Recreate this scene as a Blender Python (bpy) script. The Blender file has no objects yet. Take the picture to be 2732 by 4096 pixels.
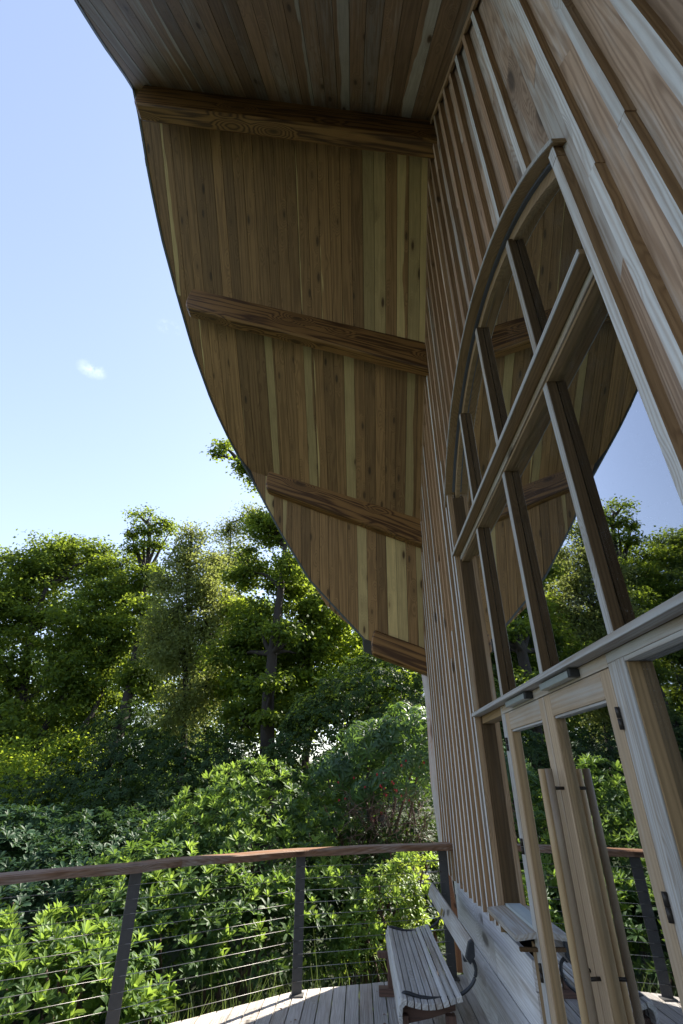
import bpy, math, random
import numpy as np
from mathutils import Matrix, Vector

random.seed(7); rng = np.random.default_rng(7)
scene = bpy.context.scene
R_ = math.radians

# ------------------------------------------------------------------ camera
cam = bpy.data.cameras.new('camera')
cam_o = bpy.data.objects.new('camera', cam)
scene.collection.objects.link(cam_o)
cam.sensor_fit = 'VERTICAL'; cam.sensor_height = 36.0
cam.lens = 1955.0 / 4096.0 * 36.0
cam.clip_start = 0.05; cam.clip_end = 3000
cam_o.matrix_world = Matrix(((0.99947446, 0.01760621, 0.02721818, 0),
                             (0.03232428, -0.47813, -0.87769405, 0),
                             (-0.00243904, 0.87811259, -0.47844784, 0),
                             (0, 0, 0, 1)))
scene.camera = cam_o

# ------------------------------------------------------------------ light
SUN_AZ, SUN_EL = R_(42), R_(41)          # azimuth from +Y towards +X
world = bpy.data.worlds.new('World'); scene.world = world
world.use_nodes = True
wn, wl = world.node_tree.nodes, world.node_tree.links
wn.clear()
w_out = wn.new('ShaderNodeOutputWorld'); w_bg = wn.new('ShaderNodeBackground')
sky = wn.new('ShaderNodeTexSky'); sky.sky_type = 'NISHITA'; sky.sun_disc = False
sky.sun_elevation = SUN_EL; sky.sun_rotation = SUN_AZ
sky.air_density = 1.0; sky.dust_density = 0.45; sky.ozone_density = 1.0
w_bg.inputs['Strength'].default_value = 0.13
# two small wisps of cloud low in the sky
tc = wn.new('ShaderNodeTexCoord')
def w_math(op, a, b=None):
    n = wn.new('ShaderNodeMath'); n.operation = op
    for i, v in enumerate((a, b)):
        if v is None: continue
        if isinstance(v, (int, float)): n.inputs[i].default_value = v
        else: wl.new(v, n.inputs[i])
    return n.outputs[0]
def w_vm(op, a, b):
    n = wn.new('ShaderNodeVectorMath'); n.operation = op
    for i, v in enumerate((a, b)):
        if isinstance(v, tuple): n.inputs[i].default_value = v
        else: wl.new(v, n.inputs[i])
    return n
noi = wn.new('ShaderNodeTexNoise'); noi.inputs['Scale'].default_value = 26; noi.inputs['Detail'].default_value = 7
noi.inputs['Roughness'].default_value = 0.62
wl.new(tc.outputs['Generated'], noi.inputs['Vector'])
cloud = None
for (d, r, k) in (((-0.4584, 0.6223, 0.6345), 0.028, 0.5), ((-0.3317, 0.6093, 0.7202), 0.024, 0.35)):
    v = w_vm('DISTANCE', w_vm('MULTIPLY', tc.outputs['Generated'], (1, 1, 1.9)).outputs['Vector'], (d[0], d[1], d[2]*1.9))
    m = w_math('SUBTRACT', 1.0, w_math('DIVIDE', v.outputs['Value'], r))
    m = w_math('MAXIMUM', m, 0.0)
    m = w_math('MULTIPLY', w_math('MULTIPLY', m, w_math('MAXIMUM', w_math('SUBTRACT', w_math('MULTIPLY', noi.outputs['Fac'], 4.0), 1.75), 0.0)), k)
    cloud = m if cloud is None else w_math('MAXIMUM', cloud, m)
cloud = w_math('MINIMUM', w_math('MULTIPLY', cloud, 0.8), 0.55)
mixc = wn.new('ShaderNodeMix'); mixc.data_type = 'RGBA'
wl.new(cloud, mixc.inputs['Factor']); hs_ = wn.new('ShaderNodeHueSaturation'); hs_.inputs['Saturation'].default_value = 1.04; hs_.inputs['Hue'].default_value = 0.513
gm_ = wn.new('ShaderNodeGamma'); gm_.inputs['Gamma'].default_value = 0.66
sc_ = wn.new('ShaderNodeVectorMath'); sc_.operation = 'SCALE'; sc_.inputs['Scale'].default_value = 1.24
wl.new(sky.outputs['Color'], gm_.inputs['Color']); wl.new(gm_.outputs[0], sc_.inputs[0]); wl.new(sc_.outputs['Vector'], hs_.inputs['Color']); wl.new(hs_.outputs['Color'], mixc.inputs[6])
mixc.inputs[7].default_value = (5.5, 5.7, 6, 1)
wl.new(mixc.outputs[2], w_bg.inputs['Color']); wl.new(w_bg.outputs[0], w_out.inputs['Surface'])

sun = bpy.data.lights.new('sun', 'SUN'); sun.energy = 5.0; sun.angle = R_(0.53); sun.color = (1.0, 0.93, 0.82)
sun_o = bpy.data.objects.new('sun', sun); scene.collection.objects.link(sun_o)
sdir = Vector((math.sin(SUN_AZ)*math.cos(SUN_EL), math.cos(SUN_AZ)*math.cos(SUN_EL), math.sin(SUN_EL)))
sun_o.rotation_euler = sdir.to_track_quat('Z', 'Y').to_euler(); sun_o.location = sdir * 60

scene.view_settings.view_transform = 'Standard'; scene.view_settings.look = 'None'
scene.view_settings.exposure = 1.85; scene.view_settings.gamma = 1.0
scene.view_settings.use_curve_mapping = False
scene.render.engine = 'CYCLES'
scene.cycles.max_bounces = 8; scene.cycles.diffuse_bounces = 4; scene.cycles.glossy_bounces = 4
scene.cycles.transmission_bounces = 6; scene.cycles.transparent_max_bounces = 12
scene.cycles.use_denoising = True

# ------------------------------------------------------------------ helpers
WM = {}
def link(o, parent=None, mat=None):
    scene.collection.objects.link(o)
    m = mat if mat is not None else Matrix.Identity(4)
    WM[o] = m
    if parent is not None:
        o.parent = parent
        o.matrix_parent_inverse = WM[parent].inverted()
    o.matrix_basis = m
    return o
def empty(name, loc=(0, 0, 0), parent=None):
    o = bpy.data.objects.new(name, None); o.empty_display_size = 0.2
    return link(o, parent, Matrix.Translation(loc))
def tag(o, label=None, cat=None, group=None, kind=None):
    for k, v in (('label', label), ('category', cat), ('group', group), ('kind', kind)):
        if v: o[k] = v
    return o
def mesh_obj(name, parent, verts, faces, mat, frame=None, smooth=False):
    me = bpy.data.meshes.new(name); me.from_pydata(verts, [], faces); me.update()
    if smooth: me.polygons.foreach_set('use_smooth', [True]*len(me.polygons))
    me.materials.append(mat)
    return link(bpy.data.objects.new(name, me), parent, frame)
def frame_of(O, ax, ay):
    ax = Vector(ax).normalized(); ay = Vector(ay); az = ax.cross(ay).normalized(); ay = az.cross(ax)
    return Matrix(((ax.x, ay.x, az.x, O[0]), (ax.y, ay.y, az.y, O[1]), (ax.z, ay.z, az.z, O[2]), (0, 0, 0, 1)))
def slab(name, parent, O, ax, ay, pts, T, mat, mats=None):
    """polygon pts (x, y[, z]) in the frame at O, extruded from z=0 back to z=-T; seen face is z=0"""
    F = frame_of(O, ax, ay); n = len(pts)
    vs = [(p[0], p[1], p[2] if len(p) > 2 else 0) for p in pts]
    vs += [(v[0], v[1], v[2]-T) for v in vs]
    fs = [list(range(n)), list(range(2*n-1, n-1, -1))] + [[i, i+n, (i+1) % n+n, (i+1) % n] for i in range(n)]
    o = mesh_obj(name, parent, vs, fs, mat, F)
    if mats:                                   # a second material on the edges
        o.data.materials.append(mats)
        for i, p in enumerate(o.data.polygons): p.material_index = 0 if i == 0 else 1
    return o
def board(name, parent, O, ax, ay, L, W, T, mat, mats=None, jit=0.0, seg=0):
    """a plank: length L on ax, width W on ay (centred), thickness T behind its face"""
    seg = seg if seg else (max(2, int(L/0.22)) if jit else 1)
    pts = []
    for i in range(seg+1): pts.append((L*i/seg, -W/2+random.uniform(-jit, jit)))
    for i in range(seg, -1, -1): pts.append((L*i/seg, W/2+random.uniform(-jit, jit)))
    return slab(name, parent, O, ax, ay, pts, T, mat, mats)
def box(name, parent, x0, x1, y0, y1, z0, z1, mat, bevel=0.0):
    c = ((x0+x1)/2, (y0+y1)/2, (z0+z1)/2); a, b, d = (x1-x0)/2, (y1-y0)/2, (z1-z0)/2
    vs = [(sx*a, sy*b, sz*d) for sx in (-1, 1) for sy in (-1, 1) for sz in (-1, 1)]
    fs = [(0, 1, 3, 2), (4, 6, 7, 5), (0, 4, 5, 1), (2, 3, 7, 6), (0, 2, 6, 4), (1, 5, 7, 3)]
    o = mesh_obj(name, parent, vs, fs, mat, Matrix.Translation(c))
    if bevel:
        m = o.modifiers.new('bevel', 'BEVEL'); m.width = bevel; m.segments = 2
    return o
def beam_box(name, parent, O, ax, ay, L, W, T, mat, bevel=0.003):
    """box along ax with bevelled edges; local x along the grain"""
    F = frame_of(O, ax, ay)
    vs = [(x, y, z) for x in (0, L) for y in (-W/2, W/2) for z in (-T, 0)]
    fs = [(0, 1, 3, 2), (4, 6, 7, 5), (0, 4, 5, 1), (2, 3, 7, 6), (0, 2, 6, 4), (1, 5, 7, 3)]
    o = mesh_obj(name, parent, vs, fs, mat, F)
    if bevel:
        m = o.modifiers.new('bevel', 'BEVEL'); m.width = bevel; m.segments = 2
    return o
def tube(name, parent, pts, rad, mat, n=8, frame=None, closed_ends=True):
    pts = [Vector(p) for p in pts]; k = len(pts)
    rad = rad if isinstance(rad, (list, tuple)) else [rad]*k
    vs, fs = [], []
    ref = Vector((0.3, 0.2, 1)).normalized()
    for i, p in enumerate(pts):
        d = (pts[min(i+1, k-1)]-pts[max(i-1, 0)]).normalized()
        if abs(d.dot(ref)) > .97: u = d.cross(Vector((1, 0, 0))).normalized()
        else: u = d.cross(ref).normalized()
        v = d.cross(u)
        for j in range(n):
            a = 2*math.pi*j/n
            vs.append(tuple(p+(u*math.cos(a)+v*math.sin(a))*rad[i]))
    for i in range(k-1):
        for j in range(n):
            a, b = i*n+j, i*n+(j+1) % n
            fs.append((a, b, b+n, a+n))
    if closed_ends:
        fs.append(tuple(range(n-1, -1, -1))); fs.append(tuple(range((k-1)*n, k*n)))
    return mesh_obj(name, parent, vs, fs, mat, frame, smooth=True)

# ------------------------------------------------------------------ materials
class NT:
    def __init__(s, name):
        s.m = bpy.data.materials.new(name); s.m.use_nodes = True
        s.n, s.l = s.m.node_tree.nodes, s.m.node_tree.links; s.n.clear()
        s.out = s.n.new('ShaderNodeOutputMaterial')
    def node(s, t, **kw):
        n = s.n.new(t)
        for k, v in kw.items(): setattr(n, k, v)
        return n
    def put(s, sock, v):
        if isinstance(v, (int, float)): sock.default_value = v
        elif isinstance(v, tuple):
            sock.default_value = v if len(v) == len(sock.default_value) else (*v, 1)
        else: s.l.new(v, sock)
    def math(s, op, a, b=0.0, c=0.0, clamp=False):
        n = s.node('ShaderNodeMath', operation=op, use_clamp=clamp)
        s.put(n.inputs[0], a); s.put(n.inputs[1], b); s.put(n.inputs[2], c)
        return n.outputs[0]
    def vmath(s, op, a, b=(0, 0, 0)):
        n = s.node('ShaderNodeVectorMath', operation=op)
        s.put(n.inputs[0], a); s.put(n.inputs[1], b)
        return n.outputs[0]
    def noise(s, vec, scale=1, detail=2, rough=.5, dist=0):
        n = s.node('ShaderNodeTexNoise'); s.put(n.inputs['Vector'], vec)
        for k, v in (('Scale', scale), ('Detail', detail), ('Roughness', rough), ('Distortion', dist)): n.inputs[k].default_value = v
        return n.outputs['Fac']
    def ss(s, x, a, b):                       # smoothstep
        n = s.node('ShaderNodeMapRange', interpolation_type='SMOOTHSTEP')
        s.put(n.inputs[0], x); n.inputs[1].default_value = a; n.inputs[2].default_value = b
        return n.outputs[0]
    def mix(s, f, a, b, mode='MIX'):
        n = s.node('ShaderNodeMix', data_type='RGBA', blend_type=mode)
        s.put(n.inputs[0], f); s.put(n.inputs[6], a); s.put(n.inputs[7], b)
        return n.outputs[2]

def wood(name, heart, late, sap=None, sap_amt=0.0, grey=None, grey_amt=0.0, knots=0.6, ring=22, rough=.7,
         tone=0.25, bump=.25, spec=.3, knot_dens=1.0, grey_scale=1.0, yf=40.0, fig=.75):
    t = NT(name)
    co = t.node('ShaderNodeTexCoord').outputs['Object']
    inf = t.node('ShaderNodeObjectInfo'); rnd = inf.outputs['Random']
    wn_ = t.node('ShaderNodeTexWhiteNoise', noise_dimensions='1D'); t.put(wn_.inputs['W'], t.math('MULTIPLY', rnd, 91.7))
    off = t.vmath('MULTIPLY', wn_.outputs['Color'], (37.0, 5.0, 5.0))
    p = t.vmath('ADD', co, off)
    # knots
    kv = t.vmath('MULTIPLY', p, (2.6*knot_dens, 8.0*knot_dens, 8.0*knot_dens))
    vo = t.node('ShaderNodeTexVoronoi', feature='F1'); t.put(vo.inputs['Vector'], kv); vo.inputs['Scale'].default_value = 1
    kd = vo.outputs['Distance']
    sepc = t.node('ShaderNodeSeparateColor'); t.put(sepc.inputs[0], vo.outputs['Color'])
    kon = t.math('LESS_THAN', sepc.outputs[0], 0.42*knots)
    kn = t.math('MULTIPLY', t.ss(kd, .22, .09), kon)
    khalo = t.math('MULTIPLY', t.ss(kd, .55, .05), kon)
    # growth rings: cathedral figure
    lo = t.noise(t.vmath('MULTIPLY', p, (.40, 8.0, 8.0)), 1, 3, .5, .25)
    sep = t.node('ShaderNodeSeparateXYZ'); t.put(sep.inputs[0], p)
    ph = t.math('ADD', t.math('MULTIPLY', lo, ring), t.math('MULTIPLY', khalo, 5.0))
    ph = t.math('ADD', ph, t.math('MULTIPLY', t.math('ADD', sep.outputs[1], sep.outputs[2]), yf))
    rg = t.math('ADD', t.math('MULTIPLY', t.math('SINE', t.math('MULTIPLY', ph, 6.283)), .5), .5)
    rg = t.math('POWER', rg, 1.6)
    streak = t.noise(t.vmath('MULTIPLY', p, (1.3, 48.0, 48.0)), 1, 4, .65)
    fine = t.noise(t.vmath('MULTIPLY', p, (5.0, 160.0, 160.0)), 1, 3, .6)
    base = t.mix(t.math('MULTIPLY', rg, fig), heart, late)
    if sap:
        # pale sapwood along one wandering edge, on some boards only
        sn = t.noise(t.vmath('MULTIPLY', p, (.9, 9, 9)), 1, 3, .5)
        sepw = t.node('ShaderNodeSeparateColor'); t.put(sepw.inputs[0], wn_.outputs['Color'])
        sepo = t.node('ShaderNodeSeparateXYZ'); t.put(sepo.inputs[0], co)
        edge = t.math('ADD', sepo.outputs[1], t.math('MULTIPLY', t.math('SUBTRACT', sn, .5), .16))
        # thr < -.07: whole board pale; > .07: none
        thr = t.math('SUBTRACT', .16, t.math('MULTIPLY', t.math('POWER', sepw.outputs[1], 2.6), .22*sap_amt))
        sm = t.ss(t.math('SUBTRACT', edge, thr), -.002, .008)
        sm = t.math('MULTIPLY', sm, t.math('SUBTRACT', 1, kn))
        sapc = t.mix(t.math('MULTIPLY', rg, .35), sap, tuple(c*.72 for c in sap))
        base = t.mix(t.math('MULTIPLY', sm, .85), base, sapc)
    if grey:
        gn = t.noise(t.vmath('MULTIPLY', p, (.8*grey_scale, 5*grey_scale, 5*grey_scale)), 1, 5, .6)
        sepg = t.node('ShaderNodeSeparateColor'); t.put(sepg.inputs[0], wn_.outputs['Color'])
        gt = t.math('ADD', t.math('ADD', gn, t.math('MULTIPLY', t.math('SUBTRACT', streak, .5), .45)), t.math('MULTIPLY', t.math('SUBTRACT', sepg.outputs[2], .5), .30))
        gm = t.ss(gt, .68-grey_amt*.55, 1.02-grey_amt*.55)
        gm = t.math('MULTIPLY', gm, t.math('SUBTRACT', 1.0, t.math('MULTIPLY', rg, .45)))
        base = t.mix(t.math('MULTIPLY', gm, .92), base, grey)
    base = t.mix(t.math('MULTIPLY', khalo, .35), base, tuple(c*.55 for c in heart))
    base = t.mix(t.math('MULTIPLY', kn, .85), base, tuple(c*.22 for c in heart))
    tn = t.math('ADD', 1-tone, t.math('MULTIPLY', t.math('ADD', rnd, t.math('SUBTRACT', fine, .5)), 2*tone))
    blot = t.math('ADD', t.math('MULTIPLY', t.noise(p, 2.3, 4, .6), .6), t.math('MULTIPLY', t.noise(t.vmath('MULTIPLY', p, (7.0, 22.0, 22.0)), 1, 5, .7), .4))
    tn = t.math('MULTIPLY', tn, t.math('ADD', .60, t.math('ADD', t.math('MULTIPLY', blot, .52), t.math('MULTIPLY', streak, .36))))
    cc = t.node('ShaderNodeCombineColor')
    for i in range(3): t.put(cc.inputs[i], tn)
    base = t.mix(1.0, base, cc.outputs[0], 'MULTIPLY')
    b = t.node('ShaderNodeBsdfPrincipled'); t.put(b.inputs['Base Color'], base)
    t.put(b.inputs['Roughness'], t.math('ADD', rough-.08, t.math('MULTIPLY', fine, .2)))
    b.inputs['Specular IOR Level'].default_value = spec
    h = t.math('ADD', t.math('MULTIPLY', fine, .6), t.math('ADD', t.math('MULTIPLY', rg, .5), t.math('MULTIPLY', streak, .5)))
    h = t.math('SUBTRACT', h, t.math('MULTIPLY', kn, .6))
    bp = t.node('ShaderNodeBump'); bp.inputs['Strength'].default_value = bump; bp.inputs['Distance'].default_value = .004
    t.put(bp.inputs['Height'], h); t.l.new(bp.outputs[0], b.inputs['Normal'])
    t.l.new(b.outputs[0], t.out.inputs['Surface'])
    return t.m

def plain(name, col, rough=.6, metal=0, noise_amt=.2, scale=12, spec=.4, bump=0.1):
    t = NT(name); co = t.node('ShaderNodeTexCoord').outputs['Object']
    n = t.noise(co, scale, 5, .6)
    c = t.mix(n, tuple(x*(1-noise_amt) for x in col), tuple(min(1, x*(1+noise_amt)) for x in col))
    b = t.node('ShaderNodeBsdfPrincipled'); t.put(b.inputs['Base Color'], c)
    b.inputs['Roughness'].default_value = rough; b.inputs['Metallic'].default_value = metal
    b.inputs['Specular IOR Level'].default_value = spec
    bp = t.node('ShaderNodeBump'); bp.inputs['Strength'].default_value = bump; bp.inputs['Distance'].default_value = .003
    t.put(bp.inputs['Height'], n); t.l.new(bp.outputs[0], b.inputs['Normal'])
    t.l.new(b.outputs[0], t.out.inputs['Surface'])
    return t.m

def glass_mat():
    t = NT('window_glass')
    co = t.node('ShaderNodeTexCoord').outputs['Object']
    fr = t.node('ShaderNodeFresnel'); fr.inputs['IOR'].default_value = 1.55
    f = t.math('ADD', t.math('MULTIPLY', fr.outputs[0], 3.0), .20, clamp=True)
    gl = t.node('ShaderNodeBsdfGlossy'); gl.inputs['Roughness'].default_value = 0.0
    gl.inputs['Color'].default_value = (.93, .96, 1, 1)
    bp = t.node('ShaderNodeBump'); bp.inputs['Strength'].default_value = .02; bp.inputs['Distance'].default_value = .02
    t.put(bp.inputs['Height'], t.noise(co, 1.6, 1)); t.l.new(bp.outputs[0], gl.inputs['Normal'])
    tr = t.node('ShaderNodeBsdfTransparent'); tr.inputs['Color'].default_value = (.72, .78, .74, 1)
    mx = t.node('ShaderNodeMixShader'); t.put(mx.inputs[0], f)
    t.l.new(tr.outputs[0], mx.inputs[1]); t.l.new(gl.outputs[0], mx.inputs[2])
    # dust and dried drops on the pane
    sp = t.node('ShaderNodeTexVoronoi', feature='F1'); t.put(sp.inputs['Vector'], co); sp.inputs['Scale'].default_value = 46
    sc_ = t.node('ShaderNodeSeparateColor'); t.put(sc_.inputs[0], sp.outputs['Color'])
    spot = t.math('MULTIPLY', t.ss(sp.outputs['Distance'], .17, .05), t.math('LESS_THAN', sc_.outputs[0], .22))
    dust = t.math('MULTIPLY', t.ss(t.noise(co, 5, 5, .65), .5, .8), .025)
    d = t.math('ADD', t.math('MULTIPLY', spot, .28), dust)
    df = t.node('ShaderNodeBsdfDiffuse'); df.inputs['Color'].default_value = (.6, .62, .63, 1)
    m2 = t.node('ShaderNodeMixShader'); t.put(m2.inputs[0], d)
    t.l.new(mx.outputs[0], m2.inputs[1]); t.l.new(df.outputs[0], m2.inputs[2])
    t.l.new(m2.outputs[0], t.out.inputs['Surface'])
    return t.m

def leaf_mat(name, c1, c2, trans, tw=.45, rough=.45, spec=.4, nscale=.8, gloss=True):
    """c1..c2 reflectance range, trans = colour of transmitted light"""
    t = NT(name)
    geo = t.node('ShaderNodeNewGeometry'); rnd = geo.outputs['Random Per Island']
    pos = t.node('ShaderNodeTexCoord').outputs['Object']
    n = t.noise(pos, nscale, 3, .6)
    f = t.math('ADD', t.math('MULTIPLY', rnd, .38), t.math('MULTIPLY', t.ss(n, .3, .7), .62))
    c = t.mix(f, c1, c2)
    tcol = t.mix(f, tuple(x*.75 for x in trans), trans)
    b = t.node('ShaderNodeBsdfPrincipled'); t.put(b.inputs['Base Color'], c)
    b.inputs['Roughness'].default_value = rough; b.inputs['Specular IOR Level'].default_value = spec
    tl = t.node('ShaderNodeBsdfTranslucent'); t.put(tl.inputs['Color'], tcol)
    mx = t.node('ShaderNodeMixShader'); mx.inputs[0].default_value = tw
    t.l.new(b.outputs[0], mx.inputs[1]); t.l.new(tl.outputs[0], mx.inputs[2])
    t.l.new(mx.outputs[0], t.out.inputs['Surface'])
    return t.m

M_soffit = wood('soffit_pine', (.270, .155, .064), (.130, .070, .027), sap=(.50, .375, .17), sap_amt=1.4, knots=1.15, ring=6, yf=16, fig=.58, tone=.28, rough=.6)
M_soffit_w = wood('soffit_pine_weathered', (.215, .132, .075), (.125, .076, .043), sap=(.34, .31, .26), sap_amt=.9, grey=(.24, .21, .18), grey_amt=.42, knots=1.1, ring=6, yf=16, fig=.58, tone=.3, rough=.6)
M_beam = wood('purlin_larch', (.25, .128, .042), (.045, .018, .007), knots=.9, ring=5, yf=9, fig=.9, tone=.10, rough=.5, bump=.15, knot_dens=.6)
M_beam_tip = M_beam
M_wall = wood('larch_board', (.42, .285, .19), (.27, .172, .108), grey=(.50, .46, .41), grey_amt=.58, knots=.6, ring=12, yf=26, fig=.9, tone=.20, rough=.8, bump=.6, knot_dens=.55)
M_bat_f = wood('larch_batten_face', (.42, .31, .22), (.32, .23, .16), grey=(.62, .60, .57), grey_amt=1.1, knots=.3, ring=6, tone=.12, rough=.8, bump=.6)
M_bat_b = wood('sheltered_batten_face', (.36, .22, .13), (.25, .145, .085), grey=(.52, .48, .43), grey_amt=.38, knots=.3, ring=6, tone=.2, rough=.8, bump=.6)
M_bat_s = wood('larch_batten_side', (.32, .20, .105), (.21, .125, .064), grey=(.36, .31, .25), grey_amt=.2, knots=.3, ring=6, tone=.15, rough=.8, bump=.5)  # browner than the batten face: less weathered, with soffit bounce light painted in
M_clad = wood('silver_board', (.44, .38, .32), (.32, .28, .24), grey=(.60, .585, .57), grey_amt=.95, knots=.22, ring=9, tone=.15, rough=.75, bump=.5, knot_dens=.5)
M_oakgrey = wood('grey_oak', (.33, .25, .17), (.24, .17, .11), grey=(.44, .43, .41), grey_amt=.85, knots=.1, ring=8, tone=.1, rough=.75, bump=.4)
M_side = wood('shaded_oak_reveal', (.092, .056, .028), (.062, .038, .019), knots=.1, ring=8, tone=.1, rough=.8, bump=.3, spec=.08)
M_oakbrown = wood('brown_oak', (.27, .172, .082), (.19, .118, .054), grey=(.30, .22, .13), grey_amt=.1, knots=.1, ring=8, tone=.1, rough=.65, bump=.3)
M_door = wood('door_oak', (.42, .30, .19), (.35, .245, .15), grey=(.42, .38, .33), grey_amt=.5, knots=.05, ring=3, tone=.08, rough=.6, bump=.3)
M_pole = wood('handle_oak', (.40, .27, .14), (.36, .24, .12), knots=0, ring=2, tone=.05, rough=.32, bump=.05, fig=.2)
M_pole2 = wood('weathered_handle_oak', (.19, .135, .085), (.16, .11, .07), knots=0, ring=2, tone=.05, rough=.32, bump=.05, fig=.2)
M_deck = wood('deck_board', (.38, .32, .27), (.26, .22, .18), grey=(.45, .42, .39), grey_amt=.85, knots=.5, ring=12, tone=.15, rough=.75, bump=.8)
M_rail = wood('handrail_larch', (.24, .125, .068), (.14, .07, .038), grey=(.36, .31, .27), grey_amt=.5, knots=.3, ring=6, tone=.1, rough=.5, bump=.3)
M_bench = wood('bench_slat_wood', (.36, .31, .26), (.25, .21, .17), grey=(.46, .45, .43), grey_amt=.85, knots=.1, ring=6, tone=.16, rough=.65, bump=.5)
M_bench_dark = wood('bench_dark_wood', (.12, .065, .045), (.07, .04, .03), knots=0, ring=6, tone=.2, rough=.6)
M_log = wood('stripped_log', (.50, .27, .15), (.38, .2, .11), grey=(.50, .49, .48), grey_amt=.72, knots=.6, ring=4, tone=.05, rough=.8, bump=.8, knot_dens=.5)
M_corner = wood('corner_board_wood', (.42, .19, .085), (.28, .12, .055), knots=.3, ring=8, tone=.1, rough=.65)
M_glass = glass_mat()
M_steel = plain('grey_painted_steel', (.085, .082, .080), .5, 0, .25, 30)
M_black = plain('black_iron', (.03, .032, .036), .45, .2, .3, 60)
M_hinge = plain('bronze_hinge', (.045, .038, .032), .45, .6, .3, 60)
M_alu = plain('closer_aluminium', (.42, .44, .42), .4, .5, .1, 40)
M_plastic = plain('black_end_cap', (.02, .02, .02), .5)
M_wire = plain('stainless_cable', (.26, .25, .24), .5, .8, .15, 50)
M_fitting = plain('stainless_fitting', (.62, .6, .58), .25, 1, .1, 50)
M_brass = plain('brass_plaque', (.35, .24, .10), .4, .6, .2, 40)
M_dark = plain('building_paper', (.02, .018, .016), .9)
M_room = plain('room_plaster', (.10, .085, .07), .9)
M_roof = plain('roof_felt', (.06, .06, .055), .9)
M_shingle = plain('cedar_shingle', (.14, .12, .10), .85, 0, .4, 20)
M_zinc = plain('sill_zinc', (.40, .43, .42), .55, .1, .08, 20)
M_mesh = plain('arch_gasket', (.10, .11, .13), .6)
M_verge = plain('verge_metal', (.10, .115, .12), .5, .3, .3, 20)

# ------------------------------------------------------------------ ground
def terrain_z(x, y):
    x = np.asarray(x, float); y = np.asarray(y, float)
    d = np.sqrt((x+1)**2+(y-4)**2)
    z = -3.4+2.9*np.clip((d-3)/14.0, 0, 1)
    z = z-np.clip(d-19, 0, 80)*.16+np.clip(d-160, 0, 400)*.075
    z = z+np.sin(x*.35+1)*np.cos(y*.31)*.22*np.clip(d/8, 0, 1)
    z = np.where((x > .4) & (y < 9), np.minimum(z, -1.95), z)
    return z
t_ = NT('woodland_soil')
co_ = t_.node('ShaderNodeTexCoord').outputs['Object']
cc_ = t_.mix(t_.noise(co_, 1.3, 6, .65), (.018, .016, .009), (.035, .06, .014))
b_ = t_.node('ShaderNodeBsdfPrincipled'); t_.put(b_.inputs['Base Color'], cc_); b_.inputs['Roughness'].default_value = .95
t_.l.new(b_.outputs[0], t_.out.inputs['Surface']); M_ground = t_.m
gx = np.concatenate([-np.geomspace(700, 14, 26), np.linspace(-13, 13, 53), np.geomspace(14, 700, 26)])
gy = gx+4
nx = len(gx); GX, GY = np.meshgrid(gx, gy); GZ = terrain_z(GX, GY)
gv = np.stack([GX, GY, GZ], -1).reshape(-1, 3)
gf = [(j*nx+i, j*nx+i+1, (j+1)*nx+i+1, (j+1)*nx+i) for j in range(nx-1) for i in range(nx-1)]
tag(mesh_obj('ground', None, gv.tolist(), gf, M_ground, smooth=True), 'dark leaf-littered woodland ground sloping up beyond the deck', None, None, 'structure')

# ------------------------------------------------------------------ building
Y0 = 2.94
KY = np.array([2.94, 4.67, 6.42, 7.12]); KZ = np.array([6.80, 4.88, 3.24, 1.45]); KS = np.array([.337, .375, .39, .37])
def roofz(x, Y):
    Y = Y0+abs(Y-Y0); z = KZ+(1-x)*KS
    i = min(2, max(0, int(np.searchsorted(KY, Y, side='right'))-1))
    t = (Y-KY[i])/(KY[i+1]-KY[i]); return float(z[i]*(1-t)+z[i+1]*t)
EV = np.array([(2.94, -2.87), (3.2, -2.825), (3.63, -2.79), (4.15, -2.70), (4.73, -2.53), (5.21, -2.396), (5.76, -2.172), (6.25, -1.87),
               (6.54, -1.498), (6.82, -.921), (7.02, -.45), (7.12, .10)])
def eave(Y):
    Y = Y0+abs(Y-Y0); return float(np.interp(Y, EV[:, 0], EV[:, 1]))

bld = tag(empty('timber_building', (1.5, Y0, -1.7)), 'curved timber building with board-and-batten gable wall and swooping overhanging roof', 'building')
WX = 1.0                  # face of the boards
BZ = -.93                 # foot of the board-and-batten
ZD = -1.695               # deck level
AR_C, AR_R, AR_Z = 2.79, 2.216, 1.056     # arch of the window (outer hood)
YL, YR = 4.38, 1.243
def archz(Y, r=AR_R): return AR_Z+math.sqrt(max(r*r-(Y-AR_C)**2, 0))
SP, B0 = .2025, .675

# wall backing
def wall_poly(name, pts, x, T, mat):
    return slab(name, bld, (x, 0, 0), (0, 0, 1), (0, 1, 0), [(z, y) for (y, z) in pts], T, mat)
def topline(ya, yb, dz=0.0):
    ys = sorted({ya, yb, *[k for k in (*KY, *(2*Y0-KY)) if ya < k < yb]})
    return [(y, roofz(1.0, y)+dz) for y in ys]
wall_poly('wall_sheathing', [(YL+.03, ZD)]+[(6.5, ZD), (6.98, BZ)]+topline(YL+.03, 7.1)[::-1], 1.035, .12, M_dark)
wall_poly('wall_sheathing', [(-1.1, ZD), (YR-.03, ZD)]+topline(-1.2, YR-.03)[::-1], 1.035, .12, M_dark)
wall_poly('wall_sheathing', [(y, archz(y, AR_R-.03)) for y in np.linspace(YR-.03, YL+.03, 25)]+topline(YR-.03, YL+.03)[::-1], 1.035, .12, M_dark)
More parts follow.
